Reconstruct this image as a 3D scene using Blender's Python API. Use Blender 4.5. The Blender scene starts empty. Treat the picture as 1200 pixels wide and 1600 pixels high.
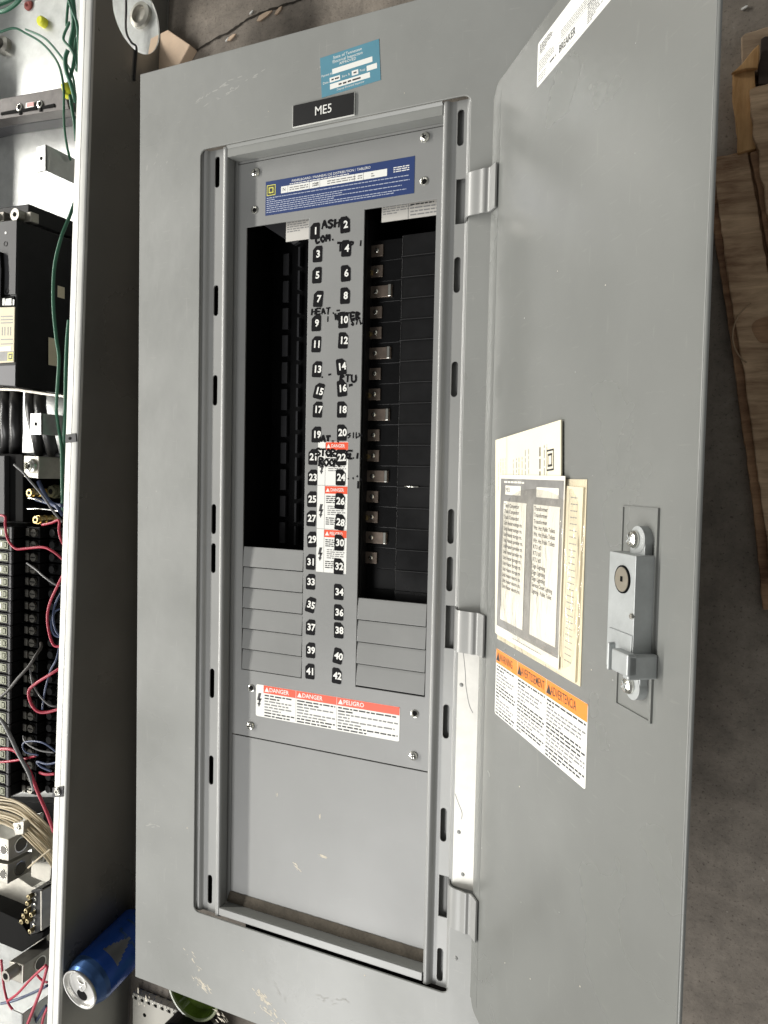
import bpy, bmesh, math, random
from mathutils import Vector, Matrix
from mathutils.geometry import interpolate_bezier
random.seed(7)
SC = bpy.context.scene
COL = SC.collection
T = 0.1016                      # height of the cover plate's face above the floor (m)

# ------------------------------------------------------------------ camera
CAM = Vector((0.4952, -0.3574, 0.5287 + T))
RW = Matrix(((0.9067, 0.0206, -0.4212), (-0.0379, 0.9987, -0.0327), (0.42, 0.0456, 0.9064)))   # world -> camera
FPX = 1167.62
cd = bpy.data.cameras.new('camera')
cam = bpy.data.objects.new('camera', cd)
COL.objects.link(cam)
cam.matrix_world = Matrix.Translation(CAM) @ RW.transposed().to_4x4()
cd.sensor_fit = 'VERTICAL'; cd.sensor_height = 36; cd.lens = 36 * FPX / 1600
cd.clip_start = 0.01; cd.clip_end = 60
SC.camera = cam
SC.render.resolution_x = 768; SC.render.resolution_y = 1024
SC.view_settings.view_transform = 'Standard'; SC.view_settings.look = 'None'
SC.view_settings.gamma = 1; SC.view_settings.use_curve_mapping = False
SC.view_settings.exposure = 0.0

# ------------------------------------------------------------------ light
W = bpy.data.worlds.new('World'); SC.world = W; W.use_nodes = True
bg = W.node_tree.nodes['Background']
bg.inputs[0].default_value = (1.0, 0.975, 0.93, 1); bg.inputs[1].default_value = 1.0
_n = W.node_tree.nodes; _l = W.node_tree.links
_tc = _n.new('ShaderNodeTexCoord'); _ns = _n.new('ShaderNodeTexNoise'); _ns.inputs['Scale'].default_value = 2.3; _ns.inputs['Detail'].default_value = 3
_l.new(_tc.outputs['Generated'], _ns.inputs[0])
_rp = _n.new('ShaderNodeValToRGB'); _rp.color_ramp.elements[0].position = 0.40; _rp.color_ramp.elements[1].position = 0.66
_rp.color_ramp.elements[0].color = (0.055, 0.055, 0.052, 1); _rp.color_ramp.elements[1].color = (0.40, 0.40, 0.39, 1)
_l.new(_ns.outputs[0], _rp.inputs[0]); _l.new(_rp.outputs[0], bg.inputs[0])  # made-up blotchy surroundings, added to give the glossy paint varied reflections

def area(name, loc, target, sx, sy, power, color=(1, 1, 1), along=Vector((0, 1, 0))):
    l = bpy.data.lights.new(name, 'AREA'); l.shape = 'RECTANGLE'
    l.size = sx; l.size_y = sy; l.energy = power; l.color = color
    o = bpy.data.objects.new(name, l); COL.objects.link(o)
    z = (Vector(loc) - Vector(target)).normalized()
    x = (along - along.dot(z) * z).normalized(); y = z.cross(x)
    m = Matrix((x, y, z)).transposed().to_4x4(); m.translation = Vector(loc)
    o.matrix_world = m
    return o
# daylight through a long low opening on the left
area('window_light', (-3.0, -0.25, 1.68), (0.1, -0.45, 0.1), 4.4, 0.20, 212, (1.0, 0.97, 0.91))
# added soft lamp, unseen, placed to brighten the plate's lower end
area('added_fill_light', (-0.7, -2.2, 2.2), (0.15, -0.5, 0.1), 2.2, 0.9, 54, (1.0, 0.99, 0.97))

# ------------------------------------------------------------------ pixel -> real plane
def ray(px, py):
    return RW.transposed() @ Vector(((px - 600) / FPX, -(py - 800) / FPX, -1))
def P(px, py, z=0.0):
    """point of the photo on the horizontal plane z metres above the cover plate"""
    d = ray(px, py); t = (z + T - CAM.z) / d.z
    return CAM + d * t
def hit(px, py, o, n):
    d = ray(px, py); t = (o - CAM).dot(n) / d.dot(n)
    return CAM + d * t

# ------------------------------------------------------------------ materials
def nodes(m): return m.node_tree.nodes, m.node_tree.links
MATS = {}
def mat(name, color, rough=0.5, metal=0.0, var=0.0, vscale=30, bump=0.0, bscale=200, rvar=0.0, spec=0.5, coat=0.0,
        smudge=0.0, hair=0.0, specks=0.0, speck_col=(0.7, 0.68, 0.62), stretch=None, trans=0.0, alpha=1.0, dark=None):
    if name in MATS: return MATS[name]
    m = bpy.data.materials.new(name); m.use_nodes = True
    N, L = nodes(m); b = N['Principled BSDF']
    b.inputs['Base Color'].default_value = (*color, 1)
    b.inputs['Roughness'].default_value = rough
    b.inputs['Metallic'].default_value = metal
    b.inputs['Specular IOR Level'].default_value = spec
    b.inputs['Coat Weight'].default_value = coat
    if trans: b.inputs['Transmission Weight'].default_value = trans
    if alpha < 1: b.inputs['Alpha'].default_value = alpha
    geo = N.new('ShaderNodeNewGeometry'); mp = N.new('ShaderNodeMapping')
    L.new(geo.outputs['Position'], mp.inputs[0])
    if stretch: mp.inputs['Scale'].default_value = stretch
    col = None
    if var:
        n = N.new('ShaderNodeTexNoise'); n.inputs['Scale'].default_value = vscale; n.inputs['Detail'].default_value = 6
        n.inputs['Roughness'].default_value = 0.62
        L.new(mp.outputs[0], n.inputs[0])
        r = N.new('ShaderNodeValToRGB')
        r.color_ramp.elements[0].position = 0.3; r.color_ramp.elements[1].position = 0.7
        lo = dark or tuple(c * (1 - var) for c in color)
        r.color_ramp.elements[0].color = (*lo, 1)
        r.color_ramp.elements[1].color = (*(min(1, c * (1 + var)) for c in color), 1)
        L.new(n.outputs[0], r.inputs[0]); col = r.outputs[0]
    def layer(col, scale, stretch2, p0, p1, c2, amt, detail=5):
        n5 = N.new('ShaderNodeTexNoise'); n5.inputs['Scale'].default_value = scale; n5.inputs['Detail'].default_value = detail
        m5 = N.new('ShaderNodeMapping'); m5.inputs['Scale'].default_value = stretch2; m5.inputs['Rotation'].default_value = (0, 0, 0.5)
        L.new(geo.outputs['Position'], m5.inputs[0]); L.new(m5.outputs[0], n5.inputs[0])
        r5 = N.new('ShaderNodeMapRange'); r5.inputs[1].default_value = p0; r5.inputs[2].default_value = p1; r5.inputs[4].default_value = amt
        L.new(n5.outputs[0], r5.inputs[0])
        mx = N.new('ShaderNodeMix'); mx.data_type = 'RGBA'; L.new(r5.outputs[0], mx.inputs[0])
        if col: L.new(col, mx.inputs[6])
        else: mx.inputs[6].default_value = (*color, 1)
        mx.inputs[7].default_value = (*c2, 1)
        return mx.outputs[2]
    if smudge:
        col = layer(col, 11, (1, 1, 1), .50, .72, tuple(c*.72 for c in color), smudge)
        col = layer(col, 26, (1, .5, 1), .56, .74, tuple(min(1, c*1.25) for c in color), smudge*.7, 3)
    if hair:
        col = layer(col, 60, (1, 9, 1), .665, .70, (.44, .43, .40), hair, 3)
        col = layer(col, 45, (8, .8, 1), .68, .71, (.42, .41, .39), hair, 3)
    if specks:
        n2 = N.new('ShaderNodeTexNoise'); n2.inputs['Scale'].default_value = 170; n2.inputs['Detail'].default_value = 2
        L.new(geo.outputs['Position'], n2.inputs[0])
        r2 = N.new('ShaderNodeValToRGB'); r2.color_ramp.elements[0].position = 0.80 - specks; r2.color_ramp.elements[1].position = 0.83 - specks
        L.new(n2.outputs[0], r2.inputs[0])
        mx = N.new('ShaderNodeMix'); mx.data_type = 'RGBA'
        L.new(r2.outputs[0], mx.inputs[0])
        if col: L.new(col, mx.inputs[6])
        else: mx.inputs[6].default_value = (*color, 1)
        mx.inputs[7].default_value = (*speck_col, 1)
        col = mx.outputs[2]
    if col: L.new(col, b.inputs['Base Color'])
    if rvar:
        n3 = N.new('ShaderNodeTexNoise'); n3.inputs['Scale'].default_value = 9; n3.inputs['Detail'].default_value = 5
        L.new(geo.outputs['Position'], n3.inputs[0])
        mr = N.new('ShaderNodeMapRange'); mr.inputs[1].default_value = 0.3; mr.inputs[2].default_value = 0.7
        mr.inputs[3].default_value = rough - rvar; mr.inputs[4].default_value = rough + rvar
        L.new(n3.outputs[0], mr.inputs[0]); L.new(mr.outputs[0], b.inputs['Roughness'])
    if bump:
        n4 = N.new('ShaderNodeTexNoise'); n4.inputs['Scale'].default_value = bscale; n4.inputs['Detail'].default_value = 3
        L.new(mp.outputs[0], n4.inputs[0])
        bp = N.new('ShaderNodeBump'); bp.inputs['Strength'].default_value = bump; bp.inputs['Distance'].default_value = 0.001
        L.new(n4.outputs[0], bp.inputs['Height']); L.new(bp.outputs[0], b.inputs['Normal'])
    MATS[name] = m
    return m

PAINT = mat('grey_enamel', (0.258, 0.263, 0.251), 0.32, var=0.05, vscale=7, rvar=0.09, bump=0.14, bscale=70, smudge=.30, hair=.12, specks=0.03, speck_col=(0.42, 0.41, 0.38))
PAINT_IN = mat('grey_enamel_inner', (0.248, 0.251, 0.246), 0.34, var=0.04, vscale=9, rvar=0.07, bump=0.08, bscale=90, smudge=.22, hair=.05)
RAILP = mat('grey_enamel_rail', (0.29, 0.293, 0.285), 0.33, metal=0.10, var=0.05, vscale=12, rvar=0.05, bump=0.05, bscale=120)
DOORP = mat('grey_enamel_door', (0.178, 0.183, 0.174), 0.24, var=0.06, vscale=4, rvar=0.09, bump=0.25, bscale=4, smudge=.22, hair=.05, specks=0.015, speck_col=(0.42, 0.41, 0.38))  # same enamel as the plate, darkened in colour to dim the lit door
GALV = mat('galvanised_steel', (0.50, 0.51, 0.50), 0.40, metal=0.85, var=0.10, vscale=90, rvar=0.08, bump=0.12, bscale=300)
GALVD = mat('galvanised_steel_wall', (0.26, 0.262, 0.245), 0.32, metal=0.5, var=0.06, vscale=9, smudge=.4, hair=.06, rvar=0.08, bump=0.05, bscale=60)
LIPM = mat('galvanised_lip', (0.62, 0.62, 0.59), 0.5, metal=0.35, var=0.10, vscale=70, bump=0.1, bscale=200, stretch=(1, .3, 1))
ZINC = mat('zinc_casting', (0.40, 0.42, 0.42), 0.50, metal=0.45, var=0.10, vscale=90, bump=0.15, bscale=300)
STEEL = mat('bright_steel', (0.75, 0.74, 0.68), 0.22, metal=1.0, var=0.1, vscale=200)
BRASS = mat('brass', (0.62, 0.48, 0.22), 0.28, metal=1.0, var=0.15, vscale=200)
ALU = mat('aluminium', (0.38, 0.365, 0.325), 0.44, metal=0.9, var=0.12, vscale=80, bump=0.1)
BRK = mat('breaker_black', (0.004, 0.004, 0.0045), 0.5, spec=0.10, var=0.3, vscale=80)
STICK = mat('black_vinyl', (0.005, 0.005, 0.006), 0.5, spec=0.10)
BUSB = mat('bus_black', (0.005, 0.005, 0.0055), 0.30, spec=0.28, var=0.3, vscale=120, rvar=0.12)
PRINT = mat('pale_print', (0.42, 0.46, 0.56), 0.4)
BLACK = mat('black_plastic', (0.006, 0.006, 0.0065), 0.55, spec=0.3, var=0.3, vscale=60)
BLACKM = mat('dull_black', (0.004, 0.004, 0.004), 0.7, spec=0.08)
DGREY = mat('dark_grey_plastic', (0.04, 0.04, 0.043), 0.5, spec=0.35, var=0.12, vscale=60)
COPPER = mat('tinned_copper', (0.25, 0.20, 0.165), 0.46, metal=0.75, var=0.25, vscale=120)
WHITE = mat('white_label', (0.82, 0.82, 0.78), 0.35)
CREAMP = mat('cream_paper', (0.80, 0.74, 0.56), 0.6, var=0.05, vscale=25)
CREAM2 = mat('aged_paper', (0.70, 0.63, 0.46), 0.6, var=0.07, vscale=40)
PAPER = mat('white_paper', (0.78, 0.75, 0.66), 0.6, var=0.03, vscale=30)
INK = mat('black_ink', (0.03, 0.03, 0.032), 0.5)
GINK = mat('grey_ink', (0.22, 0.22, 0.22), 0.5)
MINK = mat('marker_ink', (0.006, 0.006, 0.007), 0.6, spec=0.06)
BORDER = mat('grey_print', (0.23, 0.225, 0.215), 0.45, var=0.25, vscale=60)
RED = mat('red_label', (0.78, 0.09, 0.035), 0.35)
ORANGE = mat('orange_label', (0.86, 0.26, 0.035), 0.35)
BLUE = mat('navy_label', (0.022, 0.045, 0.15), 0.35)
TEAL = mat('teal_label', (0.10, 0.26, 0.34), 0.35, var=0.06, vscale=60)
YEL = mat('yellow_print', (0.62, 0.60, 0.12), 0.4)
SILV = mat('silver_label', (0.66, 0.64, 0.60), 0.4, metal=0.5)
PINK = mat('pink_label', (0.65, 0.32, 0.30), 0.5)
W_GREEN = mat('green_insulation', (0.03, 0.13, 0.075), 0.38)
W_RED = mat('red_insulation', (0.42, 0.03, 0.06), 0.38)
W_BLUE = mat('blue_insulation', (0.05, 0.07, 0.14), 0.38)
W_GREY = mat('grey_insulation', (0.18, 0.18, 0.18), 0.4)
W_CREAM = mat('cream_insulation', (0.50, 0.42, 0.28), 0.45, var=0.08, vscale=60)
W_BLACK = mat('black_insulation', (0.018, 0.018, 0.018), 0.35)
YPLUG = mat('yellow_plastic', (0.72, 0.72, 0.04), 0.4)
DUST = mat('brown_dust', (0.085, 0.072, 0.055), 0.95, var=0.35, vscale=60, bump=0.4, bscale=500)
SCUFF = mat('pale_scuff', (0.62, 0.57, 0.47), 0.8, var=0.12, vscale=300)
SCUFF2 = mat('grey_scuff', (0.36, 0.36, 0.34), 0.7)
CANB = mat('blue_can_print', (0.015, 0.09, 0.46), 0.26, metal=0.25, var=0.15, vscale=50)
CANB2 = mat('light_blue_can_print', (0.05, 0.12, 0.30), 0.28, metal=0.6)
CANG = mat('silver_can_print', (0.24, 0.27, 0.30), 0.3, metal=0.8)
CANL = mat('can_end', (0.86, 0.85, 0.82), 0.32, metal=0.75)
GREENG = mat('green_glass', (0.10, 0.16, 0.02), 0.15, var=0.5, vscale=50, coat=0.5)
CLEAR_RIM = mat('pale_green_rim', (0.42, 0.46, 0.30), 0.2, coat=0.5)
MAROON = mat('maroon_plastic', (0.05, 0.006, 0.012), 0.3)
SPARK = mat('light_pine', (0.66, 0.50, 0.36), 0.8, var=0.12, vscale=40)

def wood(name, c1, c2, axis_scale, bump=0.6):
    m = bpy.data.materials.new(name); m.use_nodes = True
    N, L = nodes(m); b = N['Principled BSDF']; b.inputs['Roughness'].default_value = 0.85
    geo = N.new('ShaderNodeNewGeometry'); mp = N.new('ShaderNodeMapping'); mp.inputs['Scale'].default_value = axis_scale
    mp.inputs['Rotation'].default_value = (0, 0, 0.12)
    L.new(geo.outputs['Position'], mp.inputs[0])
    n = N.new('ShaderNodeTexNoise'); n.inputs['Scale'].default_value = 14; n.inputs['Detail'].default_value = 8; n.inputs['Roughness'].default_value = 0.7
    n.inputs['Distortion'].default_value = 0.5
    L.new(mp.outputs[0], n.inputs[0])
    nb = N.new('ShaderNodeTexNoise'); nb.inputs['Scale'].default_value = 22; nb.inputs['Detail'].default_value = 3
    L.new(geo.outputs['Position'], nb.inputs[0])
    mm = N.new('ShaderNodeMath'); mm.operation = 'MULTIPLY_ADD'; mm.inputs[1].default_value = 0.5; mm.inputs[2].default_value = 0.0
    L.new(nb.outputs[0], mm.inputs[0])
    ad = N.new('ShaderNodeMath'); ad.operation = 'MULTIPLY_ADD'; ad.inputs[1].default_value = 0.75
    L.new(n.outputs[0], ad.inputs[0]); L.new(mm.outputs[0], ad.inputs[2])
    r = N.new('ShaderNodeValToRGB'); r.color_ramp.elements[0].position = 0.45; r.color_ramp.elements[1].position = 0.80
    r.color_ramp.elements[0].color = (*c1, 1); r.color_ramp.elements[1].color = (*c2, 1)
    L.new(ad.outputs[0], r.inputs[0]); L.new(r.outputs[0], b.inputs['Base Color'])
    bp = N.new('ShaderNodeBump'); bp.inputs['Strength'].default_value = bump; bp.inputs['Distance'].default_value = 0.002
    L.new(n.outputs[0], bp.inputs['Height']); L.new(bp.outputs[0], b.inputs['Normal'])
    return m
PLY = wood('weathered_plywood', (0.22, 0.12, 0.065), (0.85, 0.62, 0.40), (1.2, 9, 1))
PLYE = wood('dark_plywood', (0.15, 0.075, 0.040), (0.62, 0.38, 0.22), (1.2, 9, 1))
PINE = wood('split_pine', (0.40, 0.21, 0.075), (0.75, 0.47, 0.22), (9, 0.8, 1), 0.4)
BARK = wood('grey_brown_board', (0.16, 0.11, 0.07), (0.50, 0.37, 0.25), (1.2, 7, 1), 0.5)

def concrete():
    m = bpy.data.materials.new('brown_concrete'); m.use_nodes = True
    N, L = nodes(m); b = N['Principled BSDF']; b.inputs['Roughness'].default_value = 0.75
    geo = N.new('ShaderNodeNewGeometry')
    def noise(s, d=6, r=0.6):
        n = N.new('ShaderNodeTexNoise'); n.inputs['Scale'].default_value = s; n.inputs['Detail'].default_value = d
        n.inputs['Roughness'].default_value = r; L.new(geo.outputs['Position'], n.inputs[0]); return n
    def ramp(src, p0, c0, p1, c1):
        r = N.new('ShaderNodeValToRGB'); e = r.color_ramp.elements
        e[0].position = p0; e[0].color = (*c0, 1); e[1].position = p1; e[1].color = (*c1, 1)
        L.new(src, r.inputs[0]); return r
    def mul(a, bb, f=1.0):
        mx = N.new('ShaderNodeMix'); mx.data_type = 'RGBA'; mx.blend_type = 'MULTIPLY'; mx.inputs[0].default_value = f
        L.new(a, mx.inputs[6]); L.new(bb, mx.inputs[7]); return mx.outputs[2]
    r1 = ramp(noise(6).outputs[0], 0.3, (0.185, 0.158, 0.130), 0.72, (0.34, 0.298, 0.25))
    r2 = ramp(noise(45, 8, 0.75).outputs[0], 0.3, (0.62, 0.62, 0.62), 0.65, (1.1, 1.1, 1.1))
    r3 = ramp(noise(420, 3).outputs[0], 0.28, (0.45, 0.42, 0.40), 0.42, (1, 1, 1))
    c = mul(mul(r1.outputs[0], r2.outputs[0]), r3.outputs[0])
    pale = ramp(noise(150, 2).outputs[0], 0.72, (0, 0, 0), 0.76, (1, 1, 1))
    mx = N.new('ShaderNodeMix'); mx.data_type = 'RGBA'
    L.new(pale.outputs[0], mx.inputs[0]); L.new(c, mx.inputs[6]); mx.inputs[7].default_value = (0.34, 0.31, 0.27, 1)
    L.new(mx.outputs[2], b.inputs['Base Color'])
    bp = N.new('ShaderNodeBump'); bp.inputs['Strength'].default_value = 0.5; bp.inputs['Distance'].default_value = 0.002
    L.new(noise(90, 6, 0.7).outputs[0], bp.inputs['Height']); L.new(bp.outputs[0], b.inputs['Normal'])
    return m
CONC = concrete()
CRACK = mat('dark_crack', (0.028, 0.022, 0.016), 0.95, var=0.3, vscale=200)

def plastic_film():
    m = bpy.data.materials.new('clear_plastic_film'); m.use_nodes = True
    N, L = nodes(m); out = N['Material Output']; N.remove(N['Principled BSDF'])
    tr = N.new('ShaderNodeBsdfTransparent'); gl = N.new('ShaderNodeBsdfGlossy'); gl.inputs['Roughness'].default_value = 0.12
    df = N.new('ShaderNodeBsdfDiffuse'); df.inputs[0].default_value = (0.8, 0.76, 0.66, 1)
    m1 = N.new('ShaderNodeMixShader'); m1.inputs[0].default_value = 0.10
    m2 = N.new('ShaderNodeMixShader')
    geo = N.new('ShaderNodeNewGeometry'); n = N.new('ShaderNodeTexNoise'); n.inputs['Scale'].default_value = 55; n.inputs['Detail'].default_value = 3
    mp = N.new('ShaderNodeMapping'); mp.inputs['Scale'].default_value = (1.6, 0.45, 1.6)
    L.new(geo.outputs['Position'], mp.inputs[0]); L.new(mp.outputs[0], n.inputs[0])
    bp = N.new('ShaderNodeBump'); bp.inputs['Strength'].default_value = 1.0; bp.inputs['Distance'].default_value = 0.004
    L.new(n.outputs[0], bp.inputs['Height']); L.new(bp.outputs[0], gl.inputs['Normal'])
    fr = N.new('ShaderNodeFresnel'); fr.inputs[0].default_value = 1.45; L.new(bp.outputs[0], fr.inputs['Normal'])
    L.new(tr.outputs[0], m1.inputs[1]); L.new(df.outputs[0], m1.inputs[2])
    L.new(fr.outputs[0], m2.inputs[0]); L.new(m1.outputs[0], m2.inputs[1]); L.new(gl.outputs[0], m2.inputs[2])
    L.new(m2.outputs[0], out.inputs[0])
    return m
FILM = plastic_film()

# ------------------------------------------------------------------ mesh builder
class MB:
    def __init__(s, M=None):
        s.v = []; s.f = []; s.mi = []; s.sm = []; s.mats = []; s.M = M or Matrix.Identity(4)
    def m(s, material):
        if material not in s.mats: s.mats.append(material)
        return s.mats.index(material)
    def add(s, vs, fs, material, smooth=False):
        o = len(s.v); k = s.m(material)
        s.v += [s.M @ Vector(p) for p in vs]
        for f in fs: s.f.append([o + i for i in f]); s.mi.append(k); s.sm.append(smooth)
        return s
    def box(s, lo, hi, material, R=None):
        x0, y0, z0 = lo; x1, y1, z1 = hi
        vs = [Vector(p) for p in ((x0,y0,z0),(x1,y0,z0),(x1,y1,z0),(x0,y1,z0),(x0,y0,z1),(x1,y0,z1),(x1,y1,z1),(x0,y1,z1))]
        if R is not None:
            c = (Vector(lo) + Vector(hi)) / 2; vs = [c + R @ (p - c) for p in vs]
        return s.add(vs, [(0,3,2,1),(4,5,6,7),(0,1,5,4),(1,2,6,5),(2,3,7,6),(3,0,4,7)], material)
    def prism(s, poly, z0, z1, material):
        """poly: list of (x, y), counter-clockwise or not"""
        a = sum(poly[i][0]*poly[(i+1)%len(poly)][1] - poly[(i+1)%len(poly)][0]*poly[i][1] for i in range(len(poly)))
        if a < 0: poly = poly[::-1]
        n = len(poly)
        vs = [(p[0], p[1], z0) for p in poly] + [(p[0], p[1], z1) for p in poly]
        fs = [tuple(range(n))[::-1], tuple(range(n, 2*n))] + [(i, (i+1)%n, n+(i+1)%n, n+i) for i in range(n)]
        return s.add(vs, fs, material)
    def hull(s, top, bot, material):
        """prism between two matching 3-D loops"""
        n = len(top)
        fs = [tuple(range(n)), tuple(range(n, 2*n))[::-1]] + [(i, n+i, n+(i+1)%n, (i+1)%n) for i in range(n)]
        return s.add(list(top) + list(bot), fs, material)
    def plate(s, outer, holes, z0, z1, material):
        bm = bmesh.new(); loops = []
        def loop(pl, z):
            vs = [bm.verts.new((p[0], p[1], z)) for p in pl]
            return vs, [bm.edges.new((vs[i], vs[(i+1) % len(vs)])) for i in range(len(vs))]
        es = []; ls = []
        for pl in [outer] + holes:
            a, e = loop(pl, z1); es += e; ls.append(a)
        bmesh.ops.triangle_fill(bm, edges=es, use_beauty=True)
        top = [tuple(v.index for v in f.verts) for f in bm.faces] if False else None
        bm.verts.index_update()
        tv = [v.co.copy() for v in bm.verts]; tf = [[v.index for v in f.verts] for f in bm.faces]
        n = len(tv)
        def up(f):
            a, b, c = tv[f[0]], tv[f[1]], tv[f[2]]
            return (b - a).cross(c - a).z > 0
        tf = [f if up(f) else f[::-1] for f in tf]
        vs = tv + [Vector((p.x, p.y, z0)) for p in tv]
        fs = tf + [[n + i for i in f[::-1]] for f in tf]
        for li, l in enumerate(ls):
            idx = [v.index for v in l]
            a = sum(tv[idx[i]].x*tv[idx[(i+1)%len(idx)]].y - tv[idx[(i+1)%len(idx)]].x*tv[idx[i]].y for i in range(len(idx)))
            ccw = (a > 0) == (li == 0)
            for i in range(len(idx)):
                p, q = idx[i], idx[(i+1) % len(idx)]
                fs.append([p, n+p, n+q, q] if ccw else [q, n+q, n+p, p])
        bm.free()
        return s.add(vs, fs, material)
    def cyl(s, c, r, h, material, axis='z', n=24, r2=None, smooth=True, caps=True):
        c = Vector(c); r2 = r if r2 is None else r2; vs = []
        for k, rr in ((0, r), (1, r2)):
            for i in range(n):
                a = 2*math.pi*i/n; u, w = rr*math.cos(a), rr*math.sin(a)
                d = {'z': (u, w, h*k), 'x': (h*k, u, w), 'y': (w, h*k, u)}[axis]
                vs.append(c + Vector(d))
        s.add(vs, [(i, (i+1)%n, n+(i+1)%n, n+i) for i in range(n)], material, smooth)
        if caps:
            s.add(vs, [tuple(range(n))[::-1], tuple(range(n, 2*n))], material)
        return s
    def lathe(s, c, prof, material, n=40, smooth=True, mfun=None):
        c = Vector(c); m = len(prof); vs = []
        for r, z in prof:
            for i in range(n):
                a = 2*math.pi*i/n; vs.append(c + Vector((r*math.cos(a), r*math.sin(a), z)))
        for k in range(m-1):
            for i in range(n):
                mm = mfun(k, i) if mfun else material
                s.add([vs[k*n+i], vs[k*n+(i+1)%n], vs[(k+1)*n+(i+1)%n], vs[(k+1)*n+i]], [(0,1,2,3)], mm, smooth)
        return s
    def tube(s, pts, r, material, n=8, closed=False, res=6):
        pts = [Vector(p) for p in pts]
        if res > 1 and len(pts) > 2:   # catmull-rom
            out = []
            for i in range(len(pts)-1):
                p0 = pts[max(i-1, 0)]; p1 = pts[i]; p2 = pts[i+1]; p3 = pts[min(i+2, len(pts)-1)]
                for k in range(res):
                    t = k/res
                    out.append(0.5*((2*p1)+(p2-p0)*t+(2*p0-5*p1+4*p2-p3)*t*t+(3*p1-p0-3*p2+p3)*t**3))
            out.append(pts[-1]); pts = out
        vs = []; up = Vector((0.13, 0.21, 1)).normalized()
        for i, p in enumerate(pts):
            t = (pts[min(i+1, len(pts)-1)] - pts[max(i-1, 0)])
            if t.length < 1e-9: t = Vector((1, 0, 0))
            t.normalize()
            a = t.cross(up)
            if a.length < 0.05: a = t.cross(Vector((1, 0, 0)))
            a.normalize(); b = t.cross(a)
            for k in range(n):
                an = 2*math.pi*k/n; vs.append(p + (a*math.cos(an) + b*math.sin(an))*r)
        m = len(pts)
        fs = [(i*n+k, i*n+(k+1)%n, (i+1)*n+(k+1)%n, (i+1)*n+k) for i in range(m-1) for k in range(n)]
        fs += [tuple(range(n))[::-1], tuple(range((m-1)*n, m*n))]
        return s.add(vs, fs, material, True)
    def sheet(s, prof, y0, y1, t, material, smooth=False):
        """bent sheet: prof = [(x, z)...] swept along y, thickness t below"""
        pr = [Vector((a, 0, b)) for a, b in prof]; low = []
        for i, p in enumerate(pr):
            d = (pr[min(i+1, len(pr)-1)] - pr[max(i-1, 0)]).normalized()
            low.append(p + Vector((d.z, 0, -d.x)) * t)
        m = len(pr); vs = []
        for q in (pr, low):
            for y in (y0, y1): vs += [Vector((p.x, y, p.z)) for p in q]
        A, B, Cc, D = 0, m, 2*m, 3*m; 
        top = [(A+i, A+i+1, B+i+1, B+i) for i in range(m-1)]
        bot = [(Cc+i+1, Cc+i, D+i, D+i+1) for i in range(m-1)]
        s.add(vs, top + bot, material, smooth)
        sd = [(A+i+1, A+i, Cc+i, Cc+i+1) for i in range(m-1)] + [(B+i, B+i+1, D+i+1, D+i) for i in range(m-1)]
        sd += [(A, B, D, Cc), (B+m-1, A+m-1, Cc+m-1, D+m-1)]
        return s.add(vs, sd, material)
    def text(s, txt, x, y, size, material, z=0.0, align='CENTER', bold=0.0, sx=1.0, shear=0.0, rot=0.0, thick=0.00003):
        cu = bpy.data.curves.new('t', 'FONT'); cu.body = txt; cu.size = size; cu.align_x = align; cu.align_y = 'CENTER'
        cu.offset = bold * size; cu.resolution_u = 2; cu.shear = shear
        o = bpy.data.objects.new('t', cu); COL.objects.link(o)
        bpy.context.view_layer.update()
        dg = bpy.context.evaluated_depsgraph_get()
        me = bpy.data.meshes.new_from_object(o.evaluated_get(dg))
        c, sn = math.cos(rot), math.sin(rot)
        vs = []
        for v in me.vertices:
            a, b = v.co.x * sx, v.co.y
            vs.append((x + a*c - b*sn, y + a*sn + b*c, z))
        fs = [tuple(p.vertices) for p in me.polygons]
        fs = [f if (Vector(vs[f[1]])-Vector(vs[f[0]])).cross(Vector(vs[f[2]])-Vector(vs[f[0]])).z >= 0 else f[::-1] for f in fs]
        s.add(vs, fs, material)
        bpy.data.objects.remove(o); bpy.data.curves.remove(cu); bpy.data.meshes.remove(me)
        return s
    def quad(s, x0, y0, x1, y1, z, material):
        return s.add([(x0,y0,z),(x1,y0,z),(x1,y1,z),(x0,y1,z)], [(0,1,2,3)], material)
    def greek(s, x0, x1, y, h, z, material, rnd, last=1.0):
        """one line of print too small to read, as word-sized strokes of ink"""
        x = x0; end = x0 + (x1-x0)*last
        while x < end:
            w = h * rnd.uniform(1.2, 4.5); w = min(w, end-x)
            if w > h*0.5:
                yy = y + h*rnd.uniform(-.05, .05)
                s.quad(x, yy-h*0.36, x+w, yy+h*0.36, z, material)
            x += w + h*0.6
        return s
    def build(s, name, parent=None, bevel=0.0, seg=2, label=None, angle=30):
        me = bpy.data.meshes.new(name)
        lo = Vector((min(v.x for v in s.v), min(v.y for v in s.v), min(v.z for v in s.v)))
        hi = Vector((max(v.x for v in s.v), max(v.y for v in s.v), max(v.z for v in s.v)))
        c = (lo+hi)/2; c.z = lo.z
        me.from_pydata([v-c for v in s.v], [], s.f)
        for m in s.mats: me.materials.append(m)
        for p, k, sm in zip(me.polygons, s.mi, s.sm): p.material_index = k; p.use_smooth = sm
        me.validate(); me.update()
        o = bpy.data.objects.new(name, me); COL.objects.link(o)
        W0 = Vector((0, 0, 0))
        if parent is not None:
            o.parent = parent; q = parent
            while q is not None: W0 += q.location; q = q.parent
        o.location = c - W0
        if bevel:
            b = o.modifiers.new('bevel', 'BEVEL'); b.width = bevel; b.segments = seg; b.limit_method = 'ANGLE'; b.angle_limit = math.radians(angle)
        if label: o['label'] = label
        return o

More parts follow.
